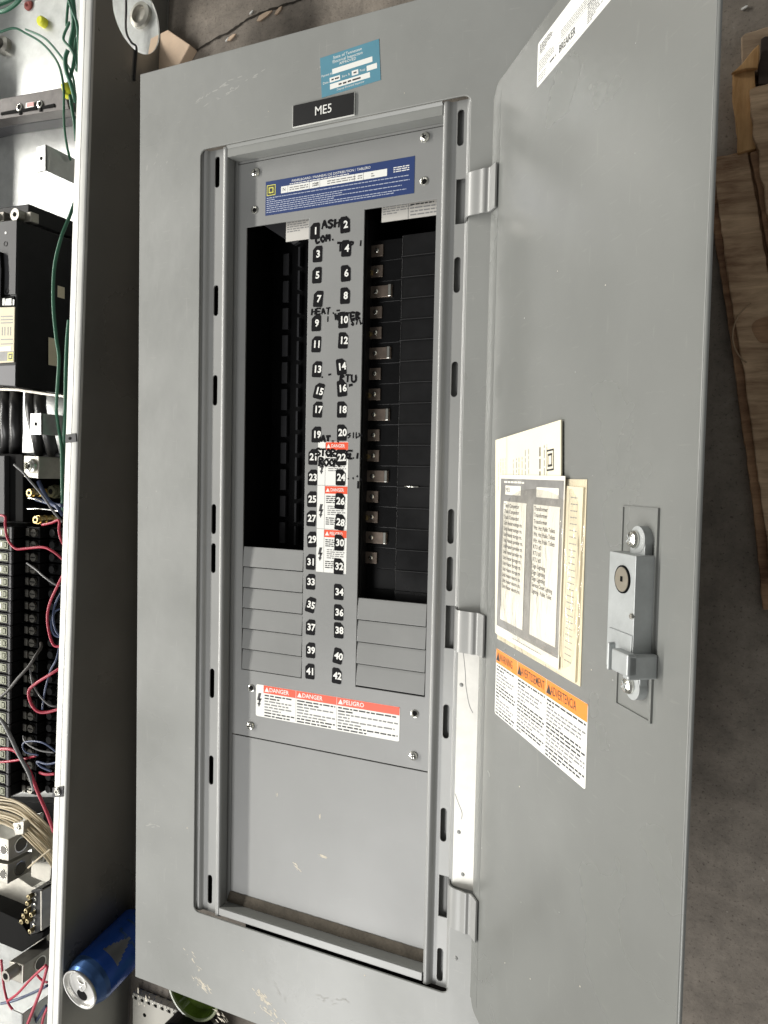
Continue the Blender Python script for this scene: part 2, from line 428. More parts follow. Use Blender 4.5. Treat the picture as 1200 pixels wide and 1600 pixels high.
def tag(o, label, cat, group=None):
    o['label'] = label; o['category'] = cat
    if group: o['group'] = group
    return o
def thing(name, loc, label, cat, group=None):
    o = bpy.data.objects.new(name, None); COL.objects.link(o); o.location = loc; o.empty_display_size = 0.05
    return tag(o, label, cat, group)
def rrect(x0, y0, x1, y1, r, n=5):
    pts = []
    for cx, cy, a0 in ((x1-r, y1-r, 0), (x0+r, y1-r, 90), (x0+r, y0+r, 180), (x1-r, y0+r, 270)):
        for i in range(n+1):
            a = math.radians(a0 + 90*i/n); pts.append((cx + r*math.cos(a), cy + r*math.sin(a)))
    return pts

# ================================================================== SETTING: the floor
f = MB(); f.quad(-5, -5, 5, 5, 0, CONC)
fl = f.build('floor'); fl['kind'] = 'structure'; fl['label'] = 'brown concrete floor'
rnd = random.Random(3)
# crack running across the floor above the cover
k = MB(); pts = []
cpx = [(262, 108), (285, 90), (310, 78), (335, 62), (360, 50), (385, 32), (410, 20), (435, 12), (470, 0), (520, -25), (600, -60), (720, -95)]
L_, R_ = [], []
for i in range(len(cpx)-1):
    for j in range(6):
        t = j/6; x = cpx[i][0]*(1-t)+cpx[i+1][0]*t; y = cpx[i][1]*(1-t)+cpx[i+1][1]*t
        q = P(x, y, -T); w = rnd.uniform(0.0006, 0.0018)
        n = Vector((rnd.uniform(-.5, .5), 1, 0)).normalized()
        L_.append((q.x + n.x*w + rnd.uniform(-.0005, .0005), q.y + w)); R_.append((q.x, q.y - rnd.uniform(.0006, .0018)))
for i in range(len(L_)-1):
    k.add([(*L_[i], .0006), (*R_[i], .0006), (*R_[i+1], .0006), (*L_[i+1], .0006)], [(0,1,2,3)], CRACK)
kk = k.build('floor_crack'); kk['kind'] = 'structure'

# ================================================================== PANEL COVER
TX0, TX1, TY0, TY1 = 0.0, 0.381, -0.835, 0.0
OX0, OX1, OY0, OY1 = 0.0685, 0.3128, -0.7525, -0.0775
WX0, WX1, WY0, WY1 = 0.0945, 0.2900, -0.7440, -0.0865
DFZ = T - 0.015
panel = thing('electrical_panel', (0.19, -0.42, 0), 'grey breaker panel cover numbered 1 to 42, door open, lying on the concrete', 'electrical panel')
b = MB(); b.plate([(TX0,TY0),(TX1,TY0),(TX1,TY1),(TX0,TY1)], [rrect(OX0,OY0,OX1,OY1,.006)], T-.0016, T, PAINT)
# folded rim of the opening
face = b.build('face_plate', panel, bevel=0.0006)

# rails left and right
def slots(ys, xc, hw=.0028, hl=.0133):
    out = []
    for y in ys:
        pts = []
        for cx, cy, a0 in ((xc, y+hl-hw, 0), (xc, y-hl+hw, 180)):
            for i in range(9):
                a = math.radians(a0 + 180*i/8); pts.append((cx+hw*math.cos(a), cy+hw*math.sin(a)))
        out.append(pts)
    return out
def py_of(px, pys): return [P(px, y, -.006).y for y in pys]
RZ = T-.006
ls = py_of(333, [270, 470, 610, 811, 872, 1068, 1204, 1391])
lx0, lx1 = .0755, .0885
b = MB(); b.plate([(lx0,OY0),(lx1,OY0),(lx1,OY1),(lx0,OY1)], slots(ls, .0818, .0025), RZ-.0012, RZ, RAILP)
b.sheet([(OX0,T-.0017),(OX0+.0007,T-.0035),(OX0+.002,T-.0028),(OX0+.0038,T-.0030),(OX0+.0052,T-.0046),(OX0+.0063,RZ-.0003),(lx0,RZ)], OY0, OY1, .0009, RAILP, True)
b.sheet([(lx1,RZ),(lx1+.0007,T-.0045),(lx1+.0016,T-.0034),(WX0-.0012,T-.0032),(WX0-.0002,T-.0040),(WX0,T-.006)], OY0, OY1, .0009, RAILP, True)
b.build('frame_rail', panel, label='narrow slotted rail on the left of the opening')
rs = [P(p, y, -.006).y for p, y in ((716,200),(708,430),(700,593),(693,822),(690,896),(688,1126),(685,1287),(683,1506))]
rx0, rx1 = .2985, .3085
hy = [-.151, -.470, -.6805]     # hinge centres
rects = [[(.3010, y-.0165), (rx1-.0003, y-.0165), (rx1-.0003, y+.0165), (.3010, y+.0165)] for y in hy]
b = MB(); b.plate([(rx0,OY0),(rx1,OY0),(rx1,OY1),(rx0,OY1)], slots(rs, .3035, .0026) + rects, RZ-.0012, RZ, RAILP)
b.sheet([(WX1,T-.006),(WX1+.0003,T-.0040),(WX1+.0014,T-.0030),(WX1+.0042,T-.0030),(WX1+.0056,T-.0046),(WX1+.0066,RZ-.0002),(rx0,RZ)], OY0, OY1, .0009, RAILP, True)
seg = [OY1] + [v for y in hy for v in (y+.0165, y-.0165)] + [OY0]
for i in range(0, len(seg), 2):
    b.sheet([(rx1,RZ),(rx1+.0009,RZ+.0002),(rx1+.0019,T-.0034),(rx1+.0030,T-.0028),(OX1-.0006,T-.0034),(OX1,T-.0017)], seg[i+1], seg[i], .0009, RAILP, True)
b.build('frame_rail', panel, label='wide slotted rail on the hinge side')
# behind the slots: dull grey return of the frame
b = MB()
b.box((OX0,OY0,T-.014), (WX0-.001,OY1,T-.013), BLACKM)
b.box((.2915,OY0,T-.0125), (.3135,OY1,T-.0115), PAINT_IN)
b.build('frame_return', panel)
# top and bottom bars
b = MB()
b.box((WX0,WY1,T-.0046), (WX1,OY1-.0022,T-.0034), PAINT)
b.add([(WX0,OY1-.0022,T-.0034),(WX1,OY1-.0022,T-.0034),(WX1,OY1,T-.0016),(WX0,OY1,T-.0016)], [(0,1,2,3)], PAINT)
b.box((WX0,OY1-.0003,T-.016), (WX1,OY1,T-.0017), PAINT)
b.build('frame_bar', panel, bevel=.0003)
b = MB()
b.box((WX0,OY0+.0018,T-.0040), (WX1,WY0,T-.0026), RAILP)
b.box((WX0,WY0-.0012,T-.016), (WX1,WY0,T-.0042), PAINT)
b.build('frame_bar', panel, bevel=.0004)
# rim hiding the cut edge below the opening
b = MB()
b.box((WX0-.001,WY0,T-.016), (WX0,WY1,T-.0061), PAINT_IN)
b.box((WX1,WY0,T-.016), (WX1+.001,WY1,T-.0061), PAINT_IN)
b.sheet([(WX0+.0001,T-.0155),(WX0+.0002,T-.0135),(WX0+.0012,T-.0139),(WX0+.003,T-.01485)], WY0, WY1, .0004, PAINT_IN, True)
b.box((WX0,WY1,T-.016), (WX1,WY1+.001,T-.0047), PAINT)
b.build('well_side', panel)

# deadfront
DY0, DY1 = -.5888, -.0893
LWX0, LWX1, RWX0, RWX1 = .1068, .1690, .2206, .2822
KB = -.5297
b = MB()
b.plate([(WX0+.0005,DY0),(WX1+.004,DY0),(WX1+.004,DY1),(WX0+.0005,DY1)],
        [[(LWX0,KB),(LWX1,KB),(LWX1,-.1436),(LWX0,-.1436)], [(RWX0,KB),(RWX1,KB),(RWX1,-.1430),(RWX0,-.1430)]], DFZ-.0014, DFZ, PAINT_IN)
dead = b.build('deadfront_plate', panel, bevel=.0003)
b = MB(); b.box((WX0+.0005,WY0+.0005,DFZ-.0018), (WX1+.004,DY0-.0010,DFZ-.0004), PAINT_IN)
low = b.build('lower_cover_plate', panel, bevel=.0003)
b = MB(); b.box((WX0+.0005,DY1+.0008,DFZ-.0018), (WX1+.004,WY1-.0002,DFZ-.0006), PAINT_IN)
b.build('upper_strip', panel)
nx = 90; vs = []; fs = []
for i in range(nx+1):
    x = WX0+.0008 + (WX1-WX0-.0012)*i/nx
    for j in range(7):
        t = j/6; y = WY0+.0006 + t*(.0095 + .0003*rnd.random())
        vs.append((x, y, DFZ+.0014*(1-t)**.7*(0.9+.2*rnd.random()) + .0001))
for i in range(nx):
    for j in range(6): fs.append((i*7+j, (i+1)*7+j, (i+1)*7+j+1, i*7+j+1))
b = MB(); b.add(vs, fs, DUST, True); b.build('dust', panel)

# filler plates
pitch = .01826
def filler(x0, x1, ytop):
    b = MB(); y0 = ytop - pitch + .0007; y1 = ytop - .0001
    m = .0005
    b.hull([(x0+m,y0,DFZ+.0004),(x1-m,y0,DFZ+.0004),(x1-m,y1-.002,DFZ-.0007),(x1-m,y1,DFZ-.0010),(x0+m,y1,DFZ-.0010),(x0+m,y1-.002,DFZ-.0007)],
           [(x0+m,y0,DFZ-.0022),(x1-m,y0,DFZ-.0022),(x1-m,y1-.002,DFZ-.0026),(x1-m,y1,DFZ-.003),(x0+m,y1,DFZ-.003),(x0+m,y1-.002,DFZ-.0026)], PAINT_IN)
    return b.build('filler_plate', panel, bevel=.0003)
for i in range(6): filler(LWX0, LWX1, -.4202 - pitch*i)
for i in range(4): filler(RWX0, RWX1, -.4560 - pitch*i)

# stickers with circuit numbers
odd = {1:(492,361,0),3:(496,397,0),5:(495,430,0),7:(497,467,-4),9:(494,505,0),11:(494,538,-2),13:(495,577,-3),15:(498,611,-14),17:(496,640,-2),
 19:(494,679,0),21:(489,714,0),23:(488,746,0),25:(487,780,2),27:(486,810,0),29:(487,843,5),31:(485,878,1),33:(485,909,1),35:(485,945,-10),37:(485,980,0),
 39:(485,1016,2),41:(484,1049,2)}
even = {2:(539,351,3),4:(541,388,-2),6:(540,427,2),8:(539,462,0),10:(536,500,1),12:(536,532,-2),14:(533,573,8),16:(534,607,6),18:(534,640,0),
 20:(534,676,1),22:(533,715,4),24:(532,746,1),26:(531,783,-3),28:(531,816,-7),30:(530,848,0),32:(529,885,1),34:(529,925,1),36:(529,957,0),
 38:(529,985,2),40:(528,1025,-8),42:(526,1056,-1)}
for num, (px, py, rot) in {**odd, **even}.items():
    c = P(px, py, -.0148)
    M = Matrix.Translation((c.x, c.y, DFZ)) @ Matrix.Rotation(math.radians(rot - 1.0), 4, 'Z')
    b = MB(M); w, h = .0044, .0066
    zt = .0005 if num in (26, 28, 30, 32, 24, 22) else .0003
    if num % 2: pl = [(-w,-h+.0008),(-w+.0008,-h),(w-.0008,-h),(w,-h+.0008),(w,h-.001),(w-.001,h),(-w+.003,h),(-w,h-.003)]
    else: pl = [(-w,-h+.0008),(-w+.0008,-h),(w-.0008,-h),(w,-h+.0008),(w,h-.003),(w-.003,h),(-w+.001,h),(-w,h-.001)]
    b.prism(pl, 0.0, zt, STICK)
    b.text(str(num), .0008, -.0002, .0080, WHITE, z=zt+.00006, bold=.032, sx=.98)
    b.build('number_sticker', dead)

# marker handwriting (strokes of a felt pen)
GLY = {'A': [[(0,0),(.5,1),(1,0)],[(.2,.4),(.8,.4)]], 'S': [[(1,.9),(.5,1),(.1,.75),(.9,.35),(.5,0),(0,.1)]], 'H': [[(0,0),(.1,1)],[(.9,0),(1,1)],[(0,.5),(1,.55)]],
 'C': [[(1,.9),(.4,1),(0,.5),(.4,0),(1,.1)]], 'O': [[(.5,1),(0,.5),(.5,0),(1,.5),(.5,1)]], 'M': [[(0,0),(.1,1),(.5,.4),(.9,1),(1,0)]], 'T': [[(0,1),(1,1)],[(.5,1),(.45,0)]],
 'P': [[(0,0),(.1,1),(.9,.85),(.8,.5),(.1,.45)]], 'E': [[(1,1),(0,1),(0,0),(1,0)],[(0,.5),(.8,.5)]], 'R': [[(0,0),(.1,1),(.9,.8),(.1,.5),(1,0)]], 'W': [[(0,1),(.2,0),(.5,.7),(.8,0),(1,1)]],
 'U': [[(0,1),(.1,.1),(.6,0),(1,.2),(1,1)]], 'G': [[(1,.9),(.3,1),(0,.4),(.5,0),(1,.2),(1,.5),(.6,.5)]], 'I': [[(.5,0),(.5,1)]], '1': [[(.5,0),(.55,1)]], '.': [[(.4,0),(.5,.05)]], '-': [[(.1,.5),(.9,.55)]],
 ' ': [], '2': [[(0,.8),(.5,1),(.9,.7),(0,0),(1,0)]], '3': [[(0,1),(.9,.9),(.4,.55),(.9,.2),(0,0)]]}
def scrawl(b, txt, x, y, h, r, jit=.07, rot=0.0, gap=1.35, skip=0.0):
    h *= 1.15; r *= 1.25
    for ch in txt:
        for st in GLY.get(ch, []):
            if rnd.random() < skip: continue
            pts = []
            for (u, v) in st:
                u2 = x + (u + rnd.uniform(-jit, jit))*h*.75; v2 = y + (v + rnd.uniform(-jit, jit))*h
                pts.append(Vector((u2, v2, DFZ + .00012)))
            if len(pts) > 2:
                o2 = []
                for i in range(len(pts)-1):
                    p0, p1, p2, p3 = pts[max(i-1,0)], pts[i], pts[i+1], pts[min(i+2,len(pts)-1)]
                    for kq in range(4):
                        t = kq/4; cr = 0.5*((2*p1)+(p2-p0)*t+(2*p0-5*p1+4*p2-p3)*t*t+(3*p1-p0-3*p2+p3)*t**3); o2.append(p1.lerp(p2, t)*.45 + cr*.55)
                pts = o2 + [pts[-1]]
            for a, c in zip(pts[:-1], pts[1:]):
                d = c-a
                if d.length < 1e-6: continue
                d.normalize(); n = Vector((-d.y, d.x, 0))*r*1.35*rnd.uniform(.8, 1.2); a2, c2 = a - d*r*.6, c + d*r*.6
                z = rnd.uniform(.0, .00012)
                q = [a2-n, c2-n*.9, c2+n*.9, a2+n]; b.add([(v.x, v.y, v.z+z) for v in q], [(0,1,2,3)], MINK)
        x += h*.75*gap; y += rot*h
def D2(px, py): return P(px, py, -.0148)
b = MB()
q = D2(503, 357); scrawl(b, 'ASH', q.x, q.y, .0050, .00055, rot=-.02)
q = D2(493, 380); scrawl(b, 'COM.', q.x, q.y, .0042, .00055, rot=.05)
q = D2(527, 393); scrawl(b, 'T', q.x, q.y, .0058, .0006); q = D2(547, 386); scrawl(b, 'P 1', q.x, q.y, .0034, .00045)
q = D2(487, 492); scrawl(b, 'HEAT.-', q.x, q.y, .0040, .00045, rot=-.02)
q = D2(523, 500); scrawl(b, 'WATER', q.x, q.y, .0042, .0005, rot=-.02)
q = D2(510, 502); scrawl(b, '1', q.x, q.y, .003, .0004)
q = D2(548, 508); scrawl(b, 'STU', q.x, q.y, .0035, .00035, jit=.2, skip=.2)
q = D2(490, 590); scrawl(b, '- .:-', q.x, q.y, .0030, .0005)
q = D2(531, 597); scrawl(b, 'RTU', q.x, q.y, .0046, .0005)
q = D2(545, 606); scrawl(b, '-', q.x, q.y, .0035, .0006)
q = D2(502, 690); scrawl(b, 'AT..', q.x, q.y, .0040, .0006)
q = D2(543, 684); scrawl(b, 'SIU-', q.x, q.y, .0032, .0003, jit=.2, skip=.25)
q = D2(543, 716); scrawl(b, 'S.I.', q.x, q.y, .0032, .0005, jit=.2)
q = D2(543, 748); scrawl(b, '..-.', q.x, q.y, .0032, .0004, jit=.3)
q = D2(556, 762); scrawl(b, '1', q.x, q.y, .0042, .0006)
b.build('handwriting', dead, label='black felt pen notes scrawled beside the numbers')

# labels --------------------------------------------------------------
rl = random.Random(11)
def bolt(b, x, y, s, z):
    b.add([(x-.1*s,y+s,z),(x+.35*s,y+s,z),(x+.15*s,y+.25*s,z),(x+.45*s,y+.25*s,z),(x+.1*s,y-.45*s,z),(x+.3*s,y-.45*s,z),(x-.02*s,y-s,z),(x-.3*s,y-.45*s,z),(x-.1*s,y-.45*s,z),(x-.02*s,y-.05*s,z),(x-.35*s,y-.05*s,z)],
          [(10,9,2,1,0),(9,3,2)] , INK)
    b.add([(x-.02*s,y+.2*s,z),(x+.45*s,y+.25*s,z),(x+.1*s,y-.5*s,z),(x-.12*s,y-.5*s,z)], [(3,2,1,0)][::-1], INK)
    b.add([(x-.3*s,y-.45*s,z),(x-.02*s,y-s,z),(x+.3*s,y-.45*s,z)], [(0,1,2)], INK)
def tri(b, x, y, s, z, m):
    b.add([(x-s*.55,y-s*.5,z),(x+s*.55,y-s*.5,z),(x,y+s*.5,z)], [(0,1,2)], m)
# blue rating label
b = MB(); x0, x1, y0, y1 = .1260, .2634, -.1362, -.1078; zt = DFZ+.0002
b.prism([(x0,y0),(x1,y0),(x1,y1),(x0,y1)], DFZ, zt, BLUE); z1 = zt+.00005; z2 = z1+.00005
b.quad(x0+.0012,y1-.0122,x0+.0100,y1-.0032,z1,YEL); b.quad(x0+.0019,y1-.0115,x0+.0093,y1-.0039,z2,INK)
b.quad(x0+.0032,y1-.0102,x0+.0080,y1-.0052,z2+.00005,YEL); b.quad(x0+.0042,y1-.0092,x0+.0070,y1-.0062,z2+.0001,INK)
b.text('PANELBOARD / PANNEAU DE DISTRIBUTION / TABLERO', (x0+x1)/2-.006, y1-.0030, .0029, WHITE, z=z1)
b.quad(x0+.0155,y1-.0118,x1-.0235,y1-.0062,z1,WHITE)
b.text('N', x0+.0185, y1-.0090, .004, INK, z=z2); 
for xx, ww in ((.024,.018),(.046,.006),(.060,.026),(.088,.004),(.100,.003)):
    b.greek(x0+xx, x0+xx+ww, y1-.0082, .0012, z2, GINK, rl); b.greek(x0+xx, x0+xx+ww, y1-.0100, .0012, z2, GINK, rl)
for xx in (.022, .043, .053, .085, .093): b.quad(x0+xx, y1-.0118, x0+xx+.00025, y1-.0062, z2, GINK)
b.text('20', x0+.0495, y1-.0090, .0040, INK, z=z2); 
b.greek(x0+.024, x0+.080, y1-.0052, .0009, z1, WHITE, rl)
for i in range(3): b.greek(x1-.018, x1-.003, y1-.0065-.0016*i, .0010, z1, WHITE, rl, .9)
for i in range(8): b.greek(x0+.0012, x1-.004, y1-.0140-.0017*i, .0009, z1, PRINT, rl, [1,.06,1,.55,.95,.5,.98,.9][i])
b.build('rating_label', dead)
# horizontal danger label
def danger(b, x0, y0, x1, y1, z, secs, hh, boltw, red, ink_head, fs, sx=.95):
    b.prism(rrect(x0,y0,x1,y1,.0016,3), z, z+.0002, WHITE); zt = z+.00026; z2 = zt+.00006
    n = len(secs); xs = x0+boltw; w = (x1-xs)
    acc = xs
    for i, (word, frac, rows) in enumerate(secs):
        xe = acc + w*frac
        b.quad(acc, y1-hh, xe - (.0004 if i < n-1 else .0003), y1-.0001, zt, red)
        tri(b, acc+.0035, y1-hh*.5, hh*.62, z2, ink_head)
        b.text(word, acc+.0060, y1-hh*.52, fs, ink_head, z=z2, align='LEFT', bold=.012 if sx > .8 else .004, sx=sx)
        if i: b.quad(acc-.0002, y0+.001, acc, y1-hh, zt, GINK)
        step = (y1-hh-y0-.001)/len(rows)
        for k2, (dark, last) in enumerate(rows):
            if last: b.greek(acc+.0012, xe-.0015, y1-hh-step*(k2+.75), step*.66, zt, INK if dark else GINK, rl, last)
        acc = xe
    return b
R1 = [(1,.95),(1,.5),(0,.9),(0,.8),(0,.9),(0,.55),(1,1),(1,.85)]
b = MB(); danger(b, .1229, -.5690, .2610, -.5408, DFZ, [('DANGER',.255,R1[:8]),('DANGER',.305,[(1,1),(1,.6),(0,.95),(0,.3),(0,1),(0,.8),(1,1),(1,.9)]),('PELIGRO',.44,[(1,1),(1,.25),(0,1),(0,.2),(0,.95),(0,.4),(1,1),(1,.5)])], .0068, .0078, RED, WHITE, .0052)
bolt(b, .1262, -.5545, .0062, DFZ+.0003)
b.build('danger_label', dead, label='white and red danger label in three languages')
# vertical danger label
b = MB(); x0, x1, y0, y1 = .1815, .2100, -.4372, -.3283; b.prism([(x0,y0),(x1,y0),(x1,y1),(x0,y1)], DFZ, DFZ+.00012, WHITE); zt = DFZ+.00018; z2 = zt+.00006
sh = (y1-y0)/3; xs = x0+.0070
b.quad(xs, y0, xs+.00025, y1, zt, GINK)
for i, w in enumerate(('DANGER', 'DANGER', 'PELIGRO')):
    ty = y1 - sh*i
    b.quad(x0, ty-.0002, x1, ty+.0001, zt, GINK)
    b.quad(xs+.0003, ty-.0068, x1-.0002, ty-.0006, zt, RED); tri(b, xs+.0030, ty-.0036, .0034, z2, WHITE)
    b.text(w, xs+.0055, ty-.0037, .0038, WHITE, z=z2, align='LEFT', bold=.012, sx=.82)
    for k2 in range(4): b.greek(xs+.0015, x1-.001, ty-.0090-.0017*k2, .0012, zt, INK, rl, (.55,.95,.9,.7)[k2])
    for k2 in range(5): b.greek(xs+.0030, x1-.001, ty-.0172-.0017*k2, .0012, zt, GINK, rl, (.8,.95,.9,.95,.5)[k2])
    if i: 
        for k2 in range(4): b.greek(xs+.0015, x1-.001, ty-.0270-.0017*k2, .0012, zt, INK, rl, (.9,.95,.9,.4)[k2])
    bolt(b, x0+.0036, ty-.0195 + (-.002 if i == 0 else -.002), .0058, zt)
b.build('danger_label', dead, label='tall white danger label partly covered by number stickers')
b = MB()
q = D2(494, 713); 
for tx, (px, py), h in (('STORAGE', (493, 712), .0052), ('ROOM', (498, 727), .0052)):
    q = D2(px, py); o0 = len(b.v); scrawl(b, tx, q.x, q.y, h, .0005, rot=-.05, gap=1.1)
    for i in range(o0, len(b.v)): b.v[i].z += .0002
b.build('handwriting', dead, label='black felt pen words written over the danger label')

# silver instruction labels inside the windows (on the bus cover)
def small_label(b, x0, y0, x1, y1, z, rows, rr):
    b.box((x0,y0,z-.0006), (x1,y1,z), SILV)
    for i, (a, l) in enumerate(rows): b.greek(x0+a+.0012, x1-.001, y1-.0022-.0019*i, .0012, z+.00006, GINK, rr, l)
# screws
def screw(c, r, parent, m=STEEL, rot=.5, name='screw', nrm='z', label=None, hex_=False):
    M = Matrix.Translation(c) @ Matrix.Rotation(rot, 4, 'Z')
    b = MB(M); b.lathe((0,0,0), [(r*1.0,0),(r*1.02,r*.22),(r*.85,r*.5),(r*.45,r*.68),(0.0001,r*.72)], m, n=20)
    b.box((-r*.62,-r*.12,r*.40), (r*.62,r*.12,r*.735), BLACKM); b.box((-r*.12,-r*.5,r*.5), (r*.12,r*.5,r*.74), BLACKM)
    return b.build(name, parent, label=label)
for px, py in ((400,270),(664,215),(392,1134),(646,1181)):
    q = P(px, py, -.015); screw((q.x,q.y,DFZ), .0036, dead, rot=rnd.uniform(0, 3))
for px, py in ((398,328),(663,283),(393,1075),(648,1115)):
    q = P(px, py, -.015); b = MB(); c = (q.x, q.y, DFZ)
    b.lathe(c, [(.0033,0),(.0032,.0006),(.0026,.0008),(.0020,.0002),(.0019,.00012)], STEEL, n=20); b.cyl((c[0],c[1],DFZ+.0001), .0019, .0001, BLACKM, n=16)
    b.build('screw_hole', dead)

# teal approval sticker and name plate on the face
b = MB(); A = [P(498,92,0), P(591,56,0), P(595,125,0), P(503,153,0)]
c0 = P(503,153,0); ex = (P(595,125,0)-c0); wd = ex.length; hd = (P(498,92,0)-c0).length; ex.normalize()
M = Matrix.Translation((c0.x, c0.y, T)) @ Matrix.Rotation(math.atan2(ex.y, ex.x), 4, 'Z')
b = MB(M); b.prism([(0,0),(wd,0),(wd,hd),(0,hd)], 0, .00025, TEAL); z1 = .0003; z2 = .00036
b.text('State of Tennessee', wd*.47, hd*.90, .0033, WHITE, z=z1); b.text('Electrical Inspection', wd*.47, hd*.80, .0033, WHITE, z=z1); b.text('APPROVED', wd*.47, hd*.71, .0030, WHITE, z=z1)
b.quad(wd*.20, hd*.50, wd*.88, hd*.63, z1, WHITE); b.text('Permit #', wd*.10, hd*.53, .0026, WHITE, z=z1)
b.quad(wd*.15, hd*.31, wd*.33, hd*.43, z1, WHITE); b.text('Date', wd*.08, hd*.34, .0026, WHITE, z=z1)
b.greek(wd*.18, wd*.31, hd*.37, .0016, z2, INK, rl)
b.text('Serv. R', wd*.43, hd*.37, .0025, WHITE, z=z1); b.quad(wd*.53, hd*.31, wd*.64, hd*.43, z1, WHITE); b.greek(wd*.56, wd*.61, hd*.37, .0014, z2, INK, rl)
b.text('Final', wd*.71, hd*.37, .0026, WHITE, z=z1); b.quad(wd*.78, hd*.31, wd*.95, hd*.44, z1, WHITE)
b.quad(wd*.15, hd*.14, wd*.83, hd*.27, z1, WHITE); b.greek(wd*.30, wd*.68, hd*.20, .0018, z2, INK, rl)
b.text('Deputy Electrical Inspector', wd*.5, hd*.085, .0022, WHITE, z=z1)
b.build('approval_sticker', face)
b = MB(); x0, x1, y0, y1 = .1620, .2183, -.0757, -.0585
b.box((x0,y0,T), (x1,y1,T+.0012), WHITE); b.box((x0+.0005,y0+.0005,T+.0012), (x1-.0005,y1-.0001,T+.0016), BLACK)
b.text('ME5', (x0+x1)/2+.0005, (y0+y1)/2, .0098, WHITE, z=T+.00168, bold=.004, sx=.92)
b.build('name_plate', face)

# scuffs and paint chips -------------------------------------------------
def scuff(cx, cy, z, length, width, ang, n, seed, parent, m=SCUFF, sz=1.0, col2=None):
    r = random.Random(seed); b = MB()
    ca, sa = math.cos(ang), math.sin(ang)
    for i in range(n):
        t = r.gauss(0, .35); u = r.gauss(0, .3)
        x = cx + t*length*ca - u*width*sa; y = cy + t*length*sa + u*width*ca
        l = r.uniform(.0006, .0032)*sz; w = r.uniform(.00015, .0006)*sz; a = ang + r.gauss(0, .25)
        pts = []
        k3 = r.randint(5, 8)
        for j in range(k3):
            an = 2*math.pi*j/k3; rr = r.uniform(.6, 1.1)
            uu, vv = l*rr*math.cos(an), w*rr*math.sin(an)
            pts.append((x + uu*math.cos(a) - vv*math.sin(a), y + uu*math.sin(a) + vv*math.cos(a), z + .00004 + i*1e-6))
        b.add(pts, [tuple(range(k3))], m)
    return b.build('paint_scuff', parent)
for i, (px, py, l, w, a, n) in enumerate(((318,1540,.014,.005,-.5,26),(410,1560,.015,.005,-.6,24),(425,1585,.02,.008,-.5,18),(300,1500,.02,.01,-.8,8),(345,1590,.012,.006,-.5,10),(225,1560,.01,.02,-1.2,5))):
    q = P(px, py, 0); scuff(q.x, q.y, T, l, w, a, int(n*1.6), 40+i, face, sz=1.25)
for i, (px, py, l, w, a, n) in enumerate(((430,1540,.03,.01,-.7,8),(380,130,.06,.003,.28,14),(330,145,.05,.003,.3,10),(255,260,.02,.03,1,6),(510,1560,.02,.006,.2,10),(240,1290,.012,.003,.1,6))):
    q = P(px, py, 0); scuff(q.x, q.y, T, l, w, a, int(n*1.5), 70+i, face, SCUFF2, sz=1.2)
for i, (px, py, l, w, a, n) in enumerate(((505,1338,.006,.0016,-.05,20),(465,1357,.006,.003,-.6,9),(500,1275,.001,.003,1.5,3),(433,1242,.001,.002,1.5,3))):
    q = P(px, py, -.0154); scuff(q.x, q.y, DFZ-.0004, l, w, a, n, 90+i, low)
# scattered chips
b = MB(); rc = random.Random(5)
for i in range(60):
    px, py = rc.uniform(215, 700), rc.uniform(90, 1600); q = P(px, py, 0)
    if (OX0-.001 < q.x < OX1+.001 and OY0-.001 < q.y < OY1+.001) or not (TX0+.002 < q.x < TX1 and TY0+.002 < q.y < TY1-.002): continue
    if rc.random() < .5 and py < 1100: continue
    r = rc.uniform(.0003, .0008); b.cyl((q.x, q.y, T), r, .00012, SCUFF if rc.random() < .5 else SCUFF2, n=6)
b.build('paint_chip', face, label='small pale paint chips')

# ------------------------------------------------------------------ interior bus behind the deadfront
b = MB(); b.box((.103,-.60,.012), (.300,-.095,.020), BLACKM); bus = b.build('bus_tray', panel)
b = MB()
b.box((.098,-.62,0.0), (.104,-.09,T-.020), BLACKM); b.box((.300,-.62,0.0), (.306,-.09,T-.020), BLACKM)
b.box((.104,-.62,0.0), (.300,-.60,T-.020), BLACKM); b.box((.104,-.095,0.0), (.300,-.090,T-.020), BLACKM)
b.box((.110,-.80,0.0), (.290,-.62,T-.022), BLACKM)
b.build('support_frame', panel)
# centre bus assembly between the windows
b = MB(); b.box((.172,-.56,.020), (.219,-.10,T-.024), BLACK); b.build('bus_bar_cover', bus, bevel=.001)
# left side: vertical grid of the insulator
b = MB()
xg = P(437, 600, -.055).x; 
for i in range(16):
    y = -.165 - .0245*i
    b.box((xg, y-.0095, T-.0605), (xg+.0060, y+.0095, T-.058), DGREY)
for i in range(19):
    y = -.16 - .021*i
    b.box((xg+.017, y-.0085, T-.0605), (xg+.0190, y+.0085, T-.056), DGREY)
b.box((.104,-.59,.020), (.168,-.1,T-.062), BUSB)
b.build('insulator_grid', bus)
b = MB(); b.hull([(.108,-.134,T-.030),(.140,-.134,T-.030),(.150,-.156,T-.030),(.145,-.158,T-.030)], [(.108,-.134,T-.034),(.140,-.134,T-.034),(.150,-.156,T-.034),(.145,-.158,T-.034)], DGREY)
b.build('bracket', bus)
